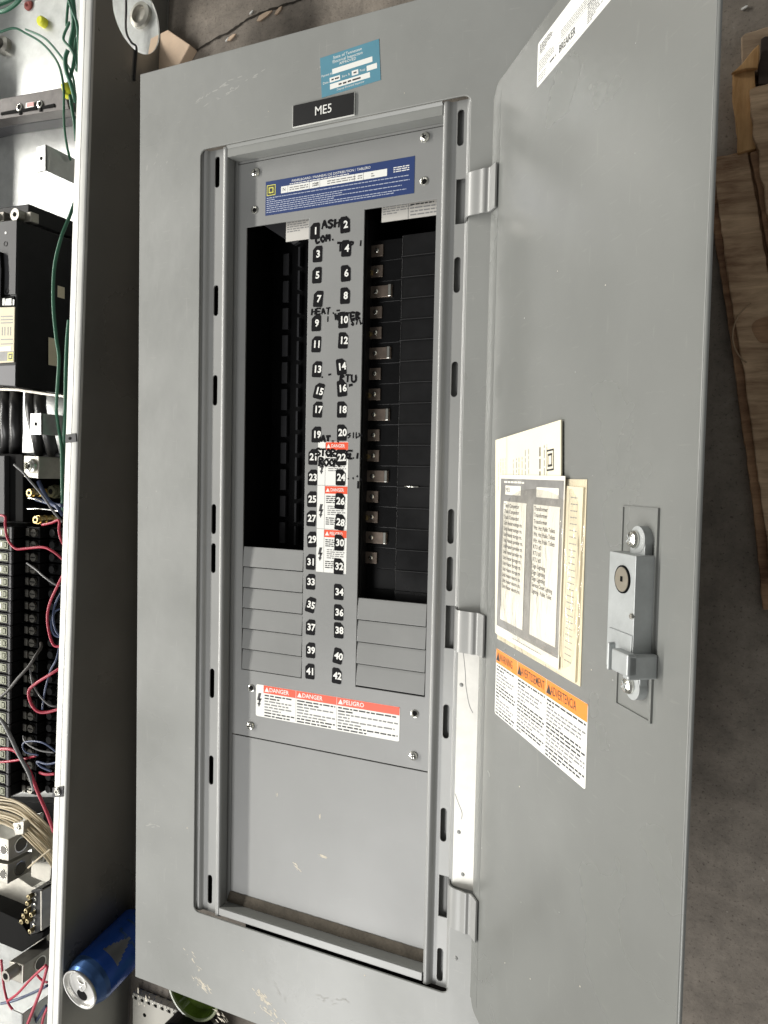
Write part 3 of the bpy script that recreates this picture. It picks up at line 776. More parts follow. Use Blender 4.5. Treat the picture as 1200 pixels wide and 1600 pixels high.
# right side: black breaker bases with stabs
rowz = -.022
ys = [P(600, 389+32.3*i, -.030).y for i in range(19)]
for i, y in enumerate(ys):
    if y < -.57: break
    b = MB()
    b.box((.2195,y-.0086,T-.050), (.2460,y+.0086,T-.034), BUSB)
    b.box((.2480,y-.0088,T-.046), (.2955,y+.0088,T-.029), BUSB)
    b.box((.2480,y-.0088,T-.029), (.2950,y-.0080,T-.0275), BLACK)
    bb = b.build('breaker_base', bus, bevel=.0006)
    kind = i % 3
    if 1 <= i+1 and y > -.425 and i >= 0:
        x0 = P(569, 600, -.030).x - .004
        ln = (P(594, 600, -.032) if kind < 2 else P(609, 600, -.0315)).x - x0
        b = MB(); b.box((x0,y-.0048,T-.0339), (x0+ln,y+.0048,T-.0322), COPPER)
        if kind == 2: b.box((x0+ln-.0030,y-.0048,T-.0322), (x0+ln-.0005,y+.0048,T-.0305), STEEL)
        st = b.build('bus_stab', bus, bevel=.0003)
        b = MB(); b.lathe((x0+.0125,y,T-.0322), [(.0020,0),(.0020,.0012),(.0013,.0018),(.0001,.0018)], STEEL, n=12)
        if kind == 1: b.lathe((x0+.0070,y-.0008,T-.0322), [(.0024,0),(.0022,.001),(.0012,.0012),(.0001,.0004)], BRASS, n=12)
        b.build('rivet', st)
# silver labels, seen at the top of both windows
b = MB(); small_label(b, .2330, -.1530, .2960, -.1390, DFZ-.006, [(0,.35),(0,.42),(0,.4),(0,.2)], rl)
b.quad(.2560, -.1530, .2564, -.1390, DFZ-.00585, GINK)
for i in range(4): b.greek(.2580, .2825, -.1425-.0026*i, .0014, DFZ-.0058, GINK if i else INK, rl, (.8,.95,.95,.9)[i])
b.build('instruction_label', bus, label='silver instruction label at the top of the right window')
qa, qb = P(447, 352, -.021), P(500, 368, -.021)
b = MB(); small_label(b, qa.x, qb.y-.0015, qb.x, qa.y+.004, DFZ-.006, [(0,1),(0,.6),(0,.9),(0,.9),(0,.4)], rl)
b.build('instruction_label', bus, label='silver instruction label at the top of the left window')
# spare metal sticking out
b = MB(); q = P(632, 760, -.028); r_ = P(655, 761, -.028); b.tube([q, r_], .0007, STEEL, res=1); b.build('wire_clip', bus)

# ------------------------------------------------------------------ door
PHI = math.radians(37.70)
Dv = Vector((math.sin(PHI), 0, math.cos(PHI))); Nv = Vector((-math.cos(PHI), 0, math.sin(PHI)))
DO = Vector((0.3320, 0, 0.0037 + T))
DM = Matrix((Dv, Vector((0, 1, 0)), Nv)).transposed().to_4x4(); DM.translation = DO
DW, DT, DB = .2468, -.0777, -.7532
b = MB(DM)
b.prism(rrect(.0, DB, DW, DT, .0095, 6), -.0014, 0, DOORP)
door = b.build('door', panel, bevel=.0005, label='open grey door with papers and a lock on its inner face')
b = MB(DM)   # folded outer edge (rolled back) and slight hinge-side flange
b.sheet([(DW-.0008,-.0002),(DW+.0003,-.0004),(DW+.0009,-.0010),(DW+.0010,-.0018)], DB+.009, DT-.009, .0006, DOORP, True)
b.build('edge_fold', door)
b = MB(DM); b.sheet([(.0004,.0006),(.0060,.0007),(.0105,.0004),(.0125,.0001)], DB+.008, DT-.008, .0005, DOORP, True)
b.build('hinge_flange', door)
# hinges
for y in hy:
    b = MB(); X0 = .3080
    n1 = DO + Dv*.0030 + Nv*.0034; n2 = DO + Dv*.0125 + Nv*.0026
    prof = [(.3015,T-.0115),(.3060,T-.0108),(.3086,T-.0085),(.3096,T-.0045),(.3104,T-.0005),(.3122,T+.0030),(.3150,T+.0053),(.3190,T+.0066),(.3235,T+.0073),(.3275,T+.0085),(n1.x,n1.z),(n2.x,n2.z)]
    out = []
    for i in range(len(prof)-1):
        p0, p1, p2, p3 = (Vector(prof[max(i-1,0)]), Vector(prof[i]), Vector(prof[i+1]), Vector(prof[min(i+2,len(prof)-1)]))
        for kq in range(4):
            t = kq/4; out.append(tuple(0.5*((2*p1)+(p2-p0)*t+(2*p0-5*p1+4*p2-p3)*t*t+(3*p1-p0-3*p2+p3)*t**3)))
    out.append(prof[-1])
    b.sheet(out, y-.0155, y+.0155, .0014, RAILP, True)
    b.build('hinge', door, bevel=.0003)
# warning label
b = MB(DM); danger(b, .0330, -.5190, .1632, -.4735, 0, [('WARNING',.285,[(1,.9),(1,.4),(0,.6),(0,.9),(0,.8),(0,.5),(1,.9),(1,1),(1,.95),(1,.2),(0,.7),(0,.9),(0,.8),(1,1),(1,.9)]),
    ('AVERTISSEMENT',.33,[(1,1),(1,.3),(0,.9),(0,.8),(0,.85),(0,.3),(1,.95),(1,1),(1,.95),(0,.9),(0,1),(0,.6),(1,1),(1,.9),(1,.2)]),
    ('ADVERTENCIA',.385,[(1,1),(1,.2),(0,1),(0,.9),(0,.9),(0,.4),(1,.9),(1,1),(1,.9),(0,1),(0,1),(0,.7),(1,1),(1,.9),(1,.4)])], .0098, .0004, ORANGE, INK, .0076, sx=.62)
b.build('warning_label', door, label='orange and white warning label in three languages')
# wiring label at the top
b = MB(DM); x0, x1, y0, y1 = .0739, .198, -.1153, -.0886
b.prism(rrect(x0,y0,x1,y1,.0015,3), 0, .0002, WHITE); z1 = .00028
for i in range(5): b.greek(x0+.003, x0+.022, y1-.0030-.0013*i, .0010, z1, INK if i < 4 else GINK, rl, (.8,.95,.9,.5,.4)[i])
for i in range(5): b.greek(x0+.002, x0+.026, y1-.0125-.0014*i, .0009, z1, GINK, rl, (.7,.9,.9,.95,.5)[i])
for i in range(3): b.greek(x0+.002, x0+.014, y1-.0210-.0015*i, .0009, z1, GINK, rl, .9)
b.greek(x0+.018, x0+.026, y1-.0205, .0016, z1, INK, rl)
b.text('BREAKER', x0+.030, y1-.0200, .0062, INK, z=z1, align='LEFT', bold=.02, sx=.8)
b.quad(x0+.029, y1-.0160, x0+.085, y1-.0157, z1, GINK); b.quad(x0+.029, y1-.0245, x0+.055, y1-.0242, z1, GINK)
for i in range(4): b.greek(x0+.032, x0+.085, y1-.0105-.0013*i, .0008, z1, GINK, rl, .9)
for i in range(6): b.greek(x0+.060, x0+.075, y1-.0030-.0012*i, .0010, z1, GINK, rl, .9)
for i in range(9): b.greek(x0+.064, x0+.082, y1-.0150-.0012*i, .0010, z1, GINK, rl, (.8,.9,.6,.9,.9,.7,.9,.5,.3)[i])
for i in range(12): b.greek(x0+.092, x0+.120, y1-.0030-.0018*i, .0011, z1, GINK, rl, .9)
b.build('wiring_label', door)
# document pouch
b = MB(DM)
b.box((.0345,-.4665,.0001), (.1545,-.3560,.0004), CREAM2); pouch = b.build('document_pouch', door, label='clear plastic pouch glued to the door')
b = MB(DM); nx, ny = 14, 14; vs = []; fs = []; rp = random.Random(4)
for i in range(nx+1):
    for j in range(ny+1):
        e = math.sin(math.pi*i/nx)*math.sin(math.pi*j/ny)
        vs.append((.0345+.1200*i/nx, -.4665+.1105*j/ny, .0009+.0050*min(1, e*2.2)+rp.uniform(-.0004,.0004)*e))
for i in range(nx):
    for j in range(ny): fs.append((i*(ny+1)+j, (i+1)*(ny+1)+j, (i+1)*(ny+1)+j+1, i*(ny+1)+j+1))
b.add(vs, fs, FILM, True); b.build('pouch_film', pouch)
# papers (inside the pouch: their own things)
def papertilt(a, cx, cy, z): return DM @ Matrix.Translation((cx, cy, z)) @ Matrix.Rotation(a, 4, 'Z')
b = MB(papertilt(math.radians(4.0), .0800, -.395, .0012)); w, h1, h0 = .0500, .0690, -.064
b.box((-w, h0, 0), (w, h1, .0009), CREAMP); zt = .00096
def vgreek(b, x, ya, yb, t, m):
    y = ya
    while y < yb:
        l = min(t*rl.uniform(1.5, 5), yb-y); b.quad(x-t*.4, y, x+t*.4, y+l, zt, m); y += l + t*.7
for xx, ya, m, t in ((-.044,.034,GINK,.0007),(-.040,.036,GINK,.0010),(-.036,.036,GINK,.0010),(-.032,.036,GINK,.0007),(-.018,.034,GINK,.0010),(-.013,.034,GINK,.0013),(-.009,.034,GINK,.0013),(-.004,.034,GINK,.0013),(.001,.034,GINK,.0013),(.006,.034,GINK,.0010),(.0225,.034,INK,.0020),(.0285,.034,GINK,.0014),(.032,.034,GINK,.0009)):
    vgreek(b, xx, ya, ya+.019+.004*(xx>0), t, m)
b.quad(-.0295, .03, -.0290, h1, zt, GINK)
q0 = (.0365, .0475); s_ = .0050
for a_, mm in ((s_, INK), (s_*.82, CREAMP), (s_*.62, INK), (s_*.40, CREAMP)):
    zt += .00005; b.quad(q0[0]-a_*.95, q0[1]-a_*1.25, q0[0]+a_*.95, q0[1]+a_*1.25, zt, mm)
zt = .00096
tag(b.build('instruction_sheet'), 'cream instruction sheet sticking up out of the top of the door pouch', 'paper')
b = MB(papertilt(math.radians(-1.2), .0945, -.4110, .0006)); b.box((-.056,-.0530,-.0002), (.0575,.0520,.0010), CREAM2); zt = .00106
for i in range(26): b.greek(.0440, .0520, .046-.0036*i, .0008, zt, GINK, rl)
b.quad(.0420, -.05, .0422, .05, zt, GINK)
tag(b.build('booklet'), 'folded cream booklet behind the circuit card in the pouch, edge showing on the right', 'booklet')
# circuit directory card
b = MB(papertilt(math.radians(-.4), .0858, -.4065, .0024)); w, h = .0468, .0500
b.box((-w-.001,-h-.006,0), (w+.001,h+.0025,.0004), PAPER); zt = .00045; z2 = .0005; z3 = .00056
b.quad(-w, -h, w, h, zt, BORDER)
b.quad(-w+.0085, h-.0105, -w+.034, h-.0045, z2, PAPER); b.quad(.0110, h-.0105, w-.006, h-.0045, z2, PAPER)
b.text('ME5', -w+.013, h-.0075, .0042, INK, z=z3)
b.greek(-w+.006, -w+.040, h-.0022, .0016, z2, PAPER, rl)
b.quad(-w+.0065, -h+.0055, -.0030, h-.0150, z2, PAPER); b.quad(.0075, -h+.0055, w-.0035, h-.0150, z2, PAPER)
b.quad(-.0031, -h+.006, -.0025, h-.016, z3, INK); b.quad(w-.0036, -h+.006, w-.003, h-.016, z3, INK)
Lt = ['Trash Compactor']*3 + ['Unit Heater storage rm.']*3 + ['Unit Heater sprinkler rm.']*3 + ['Unit Heater storage rm.']*3 + ['Unit Heater electric rm.']*3
Rt = ['Transformer']*3 + ['Wtr. Htr. Public Toilets']*3 + ['RTU #3']*3 + ['Sign Lighting']*3 + ['Service Closet Lighting', 'Lighting - Public Toilet']
for i, t_ in enumerate(Lt): b.text(t_, -w+.0078, h-.0178-.00385*i, .0036, INK, z=z3, align='LEFT', bold=.022, sx=.86 if len(t_) > 16 else .95)
for i, t_ in enumerate(Rt): b.text(t_, .0088, h-.0175-.00385*i, .0036, INK, z=z3, align='LEFT', bold=.022, sx=.84 if len(t_) > 18 else 1.0)
b.greek(-.02, .025, -h-.003, .0009, zt, GINK, rl)
tag(b.build('circuit_card'), 'printed circuit list card with a grey border, inside the pouch on the open door', 'card')
# lock
b = MB(DM)
b.plate([(.1905,-.4646),(.2200,-.4646),(.2200,-.3683),(.1905,-.3683)], [[(.1915,-.4640),(.2194,-.4640),(.2194,-.3689),(.1915,-.3689)]], 0, .0007, DOORP)
b.box((.2197,-.4646,-.0002), (.2210,-.3683,.0011), DOORP)
b.build('lock_backplate', door)
b = MB(DM)
b.box((.1975,-.4435,0), (.2200,-.3895,.0103), ZINC)
b.box((.1945,-.4400,0), (.1976,-.4200,.0085), ZINC)
b.box((.2000,-.4418,.0103), (.2196,-.4250,.0109), ZINC)
for cy, sgn in ((-.3830, 1), (-.4505, -1)):
    b.cyl((.2105, cy, 0), .0062, .0042, ZINC, n=24); b.box((.2045, min(cy, cy-sgn*.009), 0), (.2165, max(cy, cy-sgn*.009), .0040), ZINC)
lock = b.build('lock_case', door, bevel=.0007)
b = MB(DM); b.lathe((.2098,-.4012,.0103), [(.0064,0),(.0064,.0006),(.0058,.0007)], BLACKM, n=28); b.cyl((.2098,-.4012,.0104), .0056, .0007, BRASS if False else mat('nickel_core', (.42,.38,.31), .35, metal=.8), n=28)
b.box((.2090,-.4022,.0109), (.2108,-.3998,.0113), BLACKM)
b.build('lock_cylinder', door)
b = MB(DM); b.box((.2100,-.4425,.0100), (.2240,-.4325,.0150), ZINC); b.box((.2040,-.4440,.0095), (.2060,-.4310,.0140), ZINC); b.box((.2190,-.4440,.0), (.2240,-.4330,.0145), ZINC); b.build('latch_bolt', door, bevel=.0009)
b = MB(DM); b.lathe((.2185,-.4165,.0100), [(.0016,0),(.0012,.0012),(.0001,.0014)], STEEL, n=12); b.build('rivet', door)
for cy in (-.3830, -.4505):
    b = MB(DM @ Matrix.Translation((.2085, cy, .0042)) @ Matrix.Rotation(.6, 4, 'Z')); r = .0040
    b.lathe((0,0,0), [(r,0),(r*1.02,r*.25),(r*.85,r*.55),(r*.4,r*.75),(.0001,r*.78)], STEEL, n=20)
    b.box((-r*.6,-r*.1,r*.5), (r*.6,r*.1,r*.80), ZINC); b.box((-r*.1,-r*.6,r*.5), (r*.1,r*.6,r*.80), ZINC); b.build('screw', door)
# pale chips on the door
b = MB(DM); rc = random.Random(9)
for i in range(26): b.cyl((rc.uniform(.06,.24), rc.uniform(-.73,-.12), .0), rc.uniform(.0002,.0006), .00008, SCUFF2 if rc.random() < .7 else SCUFF, n=6)
b.build('paint_chip', door, label='tiny pale chips')
# scratches on the strip beside the lower hinges
b = MB(); 
for pts in ([(724,1020),(727,1050),(728,1072),(733,1100),(739,1114)], [(711,1240),(716,1254),(722,1270),(721,1280)]):
    b.tube([P(x, y, 0) + Vector((0,0,.0001)) for x, y in pts], .00025, GINK, n=5)
for px, py in ((717,1300),(723,1366),(721,1070),(712,1497)):
    q = P(px, py, 0); b.lathe((q.x,q.y,T), [(.0018,0),(.0013,.0004),(.0001,.0006)], PAINT, n=12)
b.build('scratch', face)

b = MB(); b.box((OX1+.0012, hy[2]+.014, T-.0002), (.3375, hy[1]-.014, T+.00015), mat('pale_strip_finish', (.62,.61,.57), .45, metal=.4, var=.06, vscale=120, bump=.08, bscale=150))  # thin paler plate over the enamel, ending at the lower two hinges
b.build('pale_strip', face, label='paler strip between the lower two hinges')
# ================================================================== OPEN ENCLOSURE on the left
th = -math.radians(2.44)
BM = Matrix.Translation((-.0582, .0789, 0)) @ Matrix.Rotation(th, 4, 'Z')
BI = BM.inverted()
BW, BY0, BY1 = .392, -1.22, .095
enc = thing('open_enclosure', BM @ Vector((-.19, -.58, 0)), 'open galvanised steel box full of breakers and loose coloured wires, at the left edge', 'electrical box')
WO = BM @ Vector((0, 0, 0)); WN = BM.to_3x3() @ Vector((1, 0, 0))       # outer wall plane
def onwall(px, py, off=0.0):
    p = hit(px, py, WO + WN*off, WN); return p
def wl(px, py):
    p = BI @ onwall(px, py); return p
b = MB(BM); b.box((-BW,BY0,.0005), (0,BY1,.0025), GALV); b.build('back_pan', enc)
# right wall with the round knockout: plate built flat in (y, z), then stood up
STAND = BM @ Matrix(((0,0,1,0),(1,0,0,0),(0,1,0,0),(0,0,0,1)))
hc = wl(214, 26); HR = .0325
circ = [(hc.y + HR*math.cos(2*math.pi*i/36), hc.z + HR*1.0*math.sin(2*math.pi*i/36)) for i in range(36)]
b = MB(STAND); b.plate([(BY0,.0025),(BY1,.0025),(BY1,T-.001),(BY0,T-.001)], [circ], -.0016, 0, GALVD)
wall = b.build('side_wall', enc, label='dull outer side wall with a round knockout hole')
b = MB(BM); b.box((-BW,BY0,.0025), (-BW+.0016,BY1,T-.001), GALV); b.build('side_wall', enc)
b = MB(BM); b.box((-BW+.0016,BY1-.0016,.0025), (-.0016,BY1,T-.001), GALV); b.build('end_wall', enc); b = MB(BM); b.box((-BW+.0016,BY0,.0025), (-.0016,BY0+.0016,T-.001), GALV); b.build('end_wall', enc)
b = MB(BM); b.sheet([(-.0170,T-.006),(-.0172,T-.0022),(-.0160,T-.0004),(-.012,T),(-.0022,T),(-.0008,T-.0005),(0.0001,T-.0016),(.0002,T-.004)], BY0, BY1, .0014, LIPM, True)
b.box((-.0088,BY0,T), (-.0083,BY1,T+.0003), LIPM)
b.box((-BW,BY0,T-.0014), (-BW+.016,BY1,T), LIPM)
b.build('lip', enc)
# bushing seen through the knockout, black cord
b = MB(); q = hit(222, 26, BM @ Vector((-.02,0,0)), WN)
b.lathe((0,0,0), [(.008,0),(.008,.004),(.005,.004),(.005,.001)], ALU, n=24)
bq = P(221, 25, -.0985); Mx = Matrix.Translation((bq.x, bq.y, .0026))
b2 = MB(Mx); b2.lathe((0,0,0), [(.013,0),(.013,.004),(.009,.005),(.008,.001),(.0001,.001)], ALU, n=28); b2.build('bushing', enc)
b = MB(); b.tube([onwall(196,-30,.004), onwall(197,10,.003), onwall(197,48,-.004), onwall(205,66,-.003), onwall(213,74,.001), onwall(212,100,.0012), onwall(210,126,.001)], .0011, W_BLACK); b.build('wire', enc, label='thin black wire through the knockout')
# notch and screws on the lip
b = MB(); q = [P(102,679,.001), P(118,677,.001), P(119,690,.001), P(102,692,.001)]; b.hull(q, [v - Vector((0,0,.003)) for v in q], DGREY)
c = P(109,685,.0012); b.cyl(c, .0014, .0004, BLACKM, n=12); b.build('lip_notch', enc)
b = MB(); q = [P(82,1231,.001), P(99,1229,.001), P(98,1245,.001), P(82,1246,.001)]; b.hull(q, [v - Vector((0,0,.003)) for v in q], DGREY)
c = P(90,1237,.0012); b.lathe(c, [(.0042,0),(.0042,.001),(.003,.0018),(.0012,.0018),(.0010,.0006)], STEEL, n=18); b.cyl(c, .0011, .001, BLACKM, n=8); b.build('lip_screw', enc)

def pp(name, poly, ztop, zbot, m, parent=enc, bevel=.0008, label=None):
    """solid standing on the box floor whose top face is the photo polygon at height ztop (below the lip)"""
    top = [P(x, y, ztop) for x, y in poly]; bot = [Vector((v.x, v.y, T+zbot)) for v in top]
    a = sum(top[i].x*top[(i+1)%len(top)].y - top[(i+1)%len(top)].x*top[i].y for i in range(len(top)))
    if a < 0: top.reverse(); bot.reverse()
    b = MB(); b.hull(top, bot, m); return b.build(name, parent, bevel=bevel, label=label)
def flat(b, poly, z, m, lift=.0004):
    top = [P(x, y, z) for x, y in poly]
    a = sum(top[i].x*top[(i+1)%len(top)].y - top[(i+1)%len(top)].x*top[i].y for i in range(len(top)))
    if a < 0: top.reverse()
    b.hull([v + Vector((0,0,lift)) for v in top], top, m)
BP = -.0990
# grounding strip at the top
gs = pp('ground_strip', [(-60,172),(0,154),(100,136),(108,170),(0,186),(-60,200)], -.062, -.078, mat('dull_plated_steel', (.10,.092,.088), .5, metal=.5, var=.2, vscale=90))
pp('strip_base', [(-60,205),(0,188),(112,171),(116,182),(0,200),(-60,215)], -.080, BP, DGREY, parent=gs)
for px, py in ((31,168),(63,163)):
    q = P(px, py, -.0617); b = MB(); b.lathe(q, [(.0042,0),(.0040,.001),(.0028,.0012)], STEEL, n=18); b.cyl(q, .0028, .0010, BLACKM, n=14)
    q2 = P(px+1, py+7, -.0617); b.box((q2.x-.0014,q2.y-.003,q2.z), (q2.x+.0014,q2.y+.004,q2.z+.0009), BLACKM); b.build('keyhole', gs)
b = MB(); flat(b, [(41,161),(54,159),(53,171),(40,173)], -.0616, WHITE); flat(b, [(42,161.5),(53,159.5),(53,165),(42,167)], -.0610, PINK); b.build('sticker', gs)
b = MB()
for a0, a1 in ((12,38),(42,68),(76,96)): flat(b, [(a0,187-a0*.15),(a1,187-a1*.15),(a1-1,182-a1*.15),(a0,183-a0*.15)], -.0700, BLACKM, .009)
b.build('slot', gs)
# standing brackets
def bracket(px0, py0, px1, py1, ztop, label=None):
    a, c = P(px0, py0, ztop), P(px1, py1, ztop); b = MB()
    x0, x1 = min(a.x, c.x), max(a.x, c.x); y0, y1 = min(a.y, c.y), max(a.y, c.y); z = T + ztop
    b.box((x0,y0,z-.0018), (x1,y1,z), GALV); b.box((x1-.0018,y0,.0025), (x1,y1,z), GALV)
    m = ((x0+x1)/2, (y0+y1)/2, z); b.cyl(m, .0019, .0002, BLACKM, n=14)
    return b.build('bracket', enc, bevel=.0005, label=label)
bracket(57, 229, 72, 266, -.022)
bracket(47, 646, 65, 679, -.018)
bracket(18, 1578, 35, 1640, -.022)
# yellow spot and plugs
b = MB(); q = P(63, 32, -.093); b.lathe((q.x,q.y,.0025), [(.0055,0),(.0055,.006),(.004,.008),(.0001,.008)], YPLUG, n=20); b.build('plug', enc, label='yellow round plug')
b = MB(); b.tube([P(103,134,-.05), P(108,150,-.05)], .0050, YPLUG, res=1, n=12); b.build('wire_nut', enc, label='yellow wire nut on the green wires')
b = MB(); q = P(42,6,-.096); b.lathe((q.x,q.y,.0025), [(.006,0),(.006,.002),(.003,.003),(.0001,.001)], mat('rusty_red', (.22,.05,.04), .7), n=16); b.build('fastener', enc); b = MB()
q = P(3,70,-.094); b.lathe((q.x,q.y,.0025), [(.010,0),(.010,.006),(.006,.008),(.005,.002)], ALU, n=20); b.build('fastener', enc)

# wires --------------------------------------------------------------
def wire(pts, r, m, label=None, name='wire'):
    b = MB(); b.tube([P(x, y, z) for x, y, z in pts], r, m, n=10, res=7); return b.build(name, enc, label=label)
G = 'green ground wire'
wire([(-30,60,-.03),(0,50,-.035),(22,44,-.04),(40,52,-.045),(66,68,-.05),(90,98,-.05),(99,135,-.045),(100,190,-.04),(104,225,-.04),(110,250,-.05)], .0012, W_GREEN, G)
wire([(40,46,-.07),(70,60,-.07),(95,88,-.065),(112,115,-.06),(118,150,-.055),(122,190,-.05)], .0012, W_GREEN, G)
wire([(104,-10,-.03),(112,14,-.03),(120,36,-.03),(122,60,-.035),(124,100,-.04)], .0015, W_GREEN, G)
wire([(108,-10,-.05),(105,20,-.05),(104,40,-.05),(108,36,-.05),(99,60,-.05),(110,75,-.05),(118,90,-.05),(124,118,-.05)], .0014, W_GREEN, G)
wire([(112,-10,-.06),(116,40,-.06),(111,70,-.06),(118,85,-.06),(122,110,-.06)], .0030, W_GREEN, G)
wire([(119,60,-.055),(115,100,-.05),(108,128,-.05),(111,160,-.05),(116,190,-.05),(119,220,-.05)], .0018, W_GREEN, G)
wire([(106,78,-.045),(102,92,-.045),(104,112,-.045),(112,135,-.045),(118,160,-.05)], .0022, W_GREEN, G)
wire([(-30,10,-.02),(0,18,-.02),(22,8,-.02),(36,-8,-.02)], .0022, W_GREEN, G)
wire([(-30,16,-.03),(0,5,-.03),(20,-3,-.03),(30,-12,-.03)], .0028, W_GREEN, G)
wire([(116,318,-.04),(108,340,-.03),(96,370,-.02),(86,410,-.015),(83,450,-.012),(84,490,-.012),(88,530,-.012),(92,560,-.012),(90,600,-.015),(88,635,-.02),(90,660,-.03),(96,700,-.035),(97,760,-.04),(98,800,-.05)], .0017, W_GREEN, G)
wire([(108,500,-.03),(105,530,-.03),(103,580,-.03),(102,640,-.03),(100,680,-.035),(98,740,-.045)], .0020, W_GREEN, G)
# main breaker
mz = -.012
mb = pp('main_breaker', [(-70,356),(28,343),(25,605),(-70,598)], mz, BP, BLACK, bevel=.0015, label='large black main breaker')
b = MB(); flat(b, [(-60,355),(27,344),(25,460),(-60,462)], mz, DGREY, .0009); b.build('front_cover', mb); b = MB(); flat(b, [(-60,574),(25,571),(24.5,603),(-60,596)], mz, mat('mid_grey_plastic', (.10,.10,.11), .5), .0009); b.build('lower_cover', mb)
b = MB()
for px, py in ((9,381),(11,455)):
    q = P(px, py, mz+.0009); b.lathe(q, [(.0026,0),(.0026,.0004),(.0020,.0004),(.0019,-.0004),(.0001,-.0004)], BLACK, n=16)
q = P(9, 364, mz+.0009); b.cyl(q, .0013, .0003, WHITE, n=12)
b.build('cover_screw', mb)
b = MB(); flat(b, [(-40,395),(5,395),(7,425),(6,466),(-40,466)], mz+.0009, BLACKM, .004); b.build('handle', mb)
b = MB(); flat(b, [(-40,464),(23,463),(23,479),(-40,482)], mz, BLACKM, .0010)
flat(b, [(4,466),(8,466),(7,477),(4,477)], mz+.0010, WHITE, .0002); flat(b, [(9,467),(18,466),(18,477),(8,477)], mz+.0010, WHITE, .0002); flat(b, [(20,468),(22.5,468),(22,477),(20,477)], mz+.0010, WHITE, .0002)
flat(b, [(-40,482),(24,480),(22.5,566),(-40,570)], mz, CREAM2, .0010)
flat(b, [(-40,550),(22.3,549),(22,563),(-40,566)], mz+.0010, BORDER, .0002); flat(b, [(12,551),(21,550),(20.5,563),(11.5,564)], mz+.0012, YEL, .0001); flat(b, [(13.5,553),(19.3,552.5),(19,561),(13.2,561.5)], mz+.0013, INK, .0001); flat(b, [(14.8,555),(18,554.6),(17.8,559),(14.6,559.5)], mz+.0014, YEL, .0001)
flat(b, [(-5,543),(17,541),(17,548),(-5,549)], mz+.0010, WHITE, .0002)
for y in (494, 499, 504, 530, 537): flat(b, [(1,y),(20,y-.6),(20,y+.8),(1,y+1.4)], mz+.0010, GINK, .0001)
for x in (3, 7, 12, 16): flat(b, [(x,511),(x+1.2,511),(x+1,524),(x-.2,524)], mz+.0010, GINK, .0001)
b.build('rating_label', mb)
XS = P(26.5, 470, mz)
def sideq(b, px0, py0, px1, py1, m, off=.0006):
    o = Vector((XS.x+off, 0, 0)); n = Vector((1,0,0))
    q = [hit(px0,py0,o,n), hit(px1,py0+(px1-px0)*.42,o,n), hit(px1,py1+(px1-px0)*.22,o,n), hit(px0,py1,o,n)]
    y0, y1 = q[3].y, q[0].y; z0, z1 = q[1].z, q[0].z
    b.box((XS.x+.0002, min(y0,y1), min(z0,z1)), (XS.x+off, max(y0,y1), max(z0,z1)), m)
for a_ in ((60,361,81,386,mat('grey_sticker', (.30,.30,.27), .5)), (90,446,101,464,CREAM2), (76,527,89,570,CREAM2)):
    b = MB(); sideq(b, *a_); b.build('side_label', mb)
pp('breaker_shoulder', [(-70,336),(12,323),(45,318),(45,346),(-70,360)], -.032, BP, BLACK, parent=mb, bevel=.001)
for px in (28, -14):
    b = MB()
    q = P(px, 337, -.020); b.cyl(q - Vector((0,0,.012)), .0062, .016, ALU, n=24); b.cyl(q + Vector((0,0,.0041)), .0025, .0003, BLACKM, n=12); b.box((q.x, q.y-.006, q.z-.014), (q.x+.014, q.y+.004, q.z-.004), ALU)
    b.build('lug', mb, bevel=.0006)
# bright strip under the breaker, cables
pp('mounting_strip', [(-60,604),(25,606),(60,611),(104,618),(104,622),(60,616),(25,611),(-60,608)], -.030, -.040, ALU)
for i, (xa, xb) in enumerate(((-9,-12),(11,10),(26,24),(50,64),(64,84))):
    b = MB(); b.tube([P(xa,600,-.055), P(xa-1,640,-.035), P((xa+xb)/2,675,-.035), P(xb,712,-.055)], .0068 if i < 3 else .0062, W_BLACK, n=14); b.build('cable', enc, label='thick black feeder cable')
pp('bright_plate', [(-60,615),(100,618),(96,712),(-60,706)], -.078, BP, GALV)
pp('cable_clamp', [(-60,704),(60,708),(92,708),(92,714),(60,714),(-60,710)], -.050, BP, DGREY)
# lug block and brass lugs
lb = pp('lug_block', [(37,712),(61,713),(60,748),(37,745)], -.030, -.075, ALU, label='aluminium lug block with a hex bolt')
b = MB(); q = P(50, 728, -.030); b.lathe(q, [(.0078,0),(.0074,.003),(.0056,.004),(.0056,.0055),(.0040,.0060),(.0034,.0030),(.0001,.0025)], STEEL, n=28); b.cyl(q+Vector((0,0,.0026)), .0024, .0006, BLACKM, n=6); b.build('bolt', lb)
pp('black_block', [(-60,706),(36,710),(36,750),(36,816),(-60,812)], -.034, BP, BLACKM, label='black insulating block')
pp('grey_block', [(-60,712),(7,712),(7,816),(-60,812)], -.028, -.04, DGREY)
pp('black_block', [(36,750),(100,752),(100,822),(36,816)], -.075, BP, BLACKM)
for px, py, r in ((50,770,.0050),(60,812,.0048),(84,768,.0075)):
    b = MB(); q = P(px, py, -.040 if r < .006 else -.06); m_ = BRASS if r < .006 else mat('olive_metal', (.14,.14,.09), .4, metal=.6)
    for kz in range(7): b.cyl(q - Vector((0,0,.004*kz)), r*(1 if kz % 2 else .82), .0041, m_, n=20)
    b.cyl(q + Vector((0,0,.0042)), r*.4, .0003, BLACKM, n=12); b.build('brass_lug', enc, label=None)
wire([(22,726,-.012),(36,738,-.012),(46,750,-.014),(66,774,-.02),(84,800,-.025),(98,816,-.03)], .0012, W_GREY, 'grey wire with a stripped end')
wire([(56,780,-.035),(75,786,-.035),(88,792,-.03),(98,805,-.03)], .0020, W_BLUE, 'navy wire')
wire([(44,778,-.03),(56,780,-.03),(66,784,-.032)], .0008, STEEL)
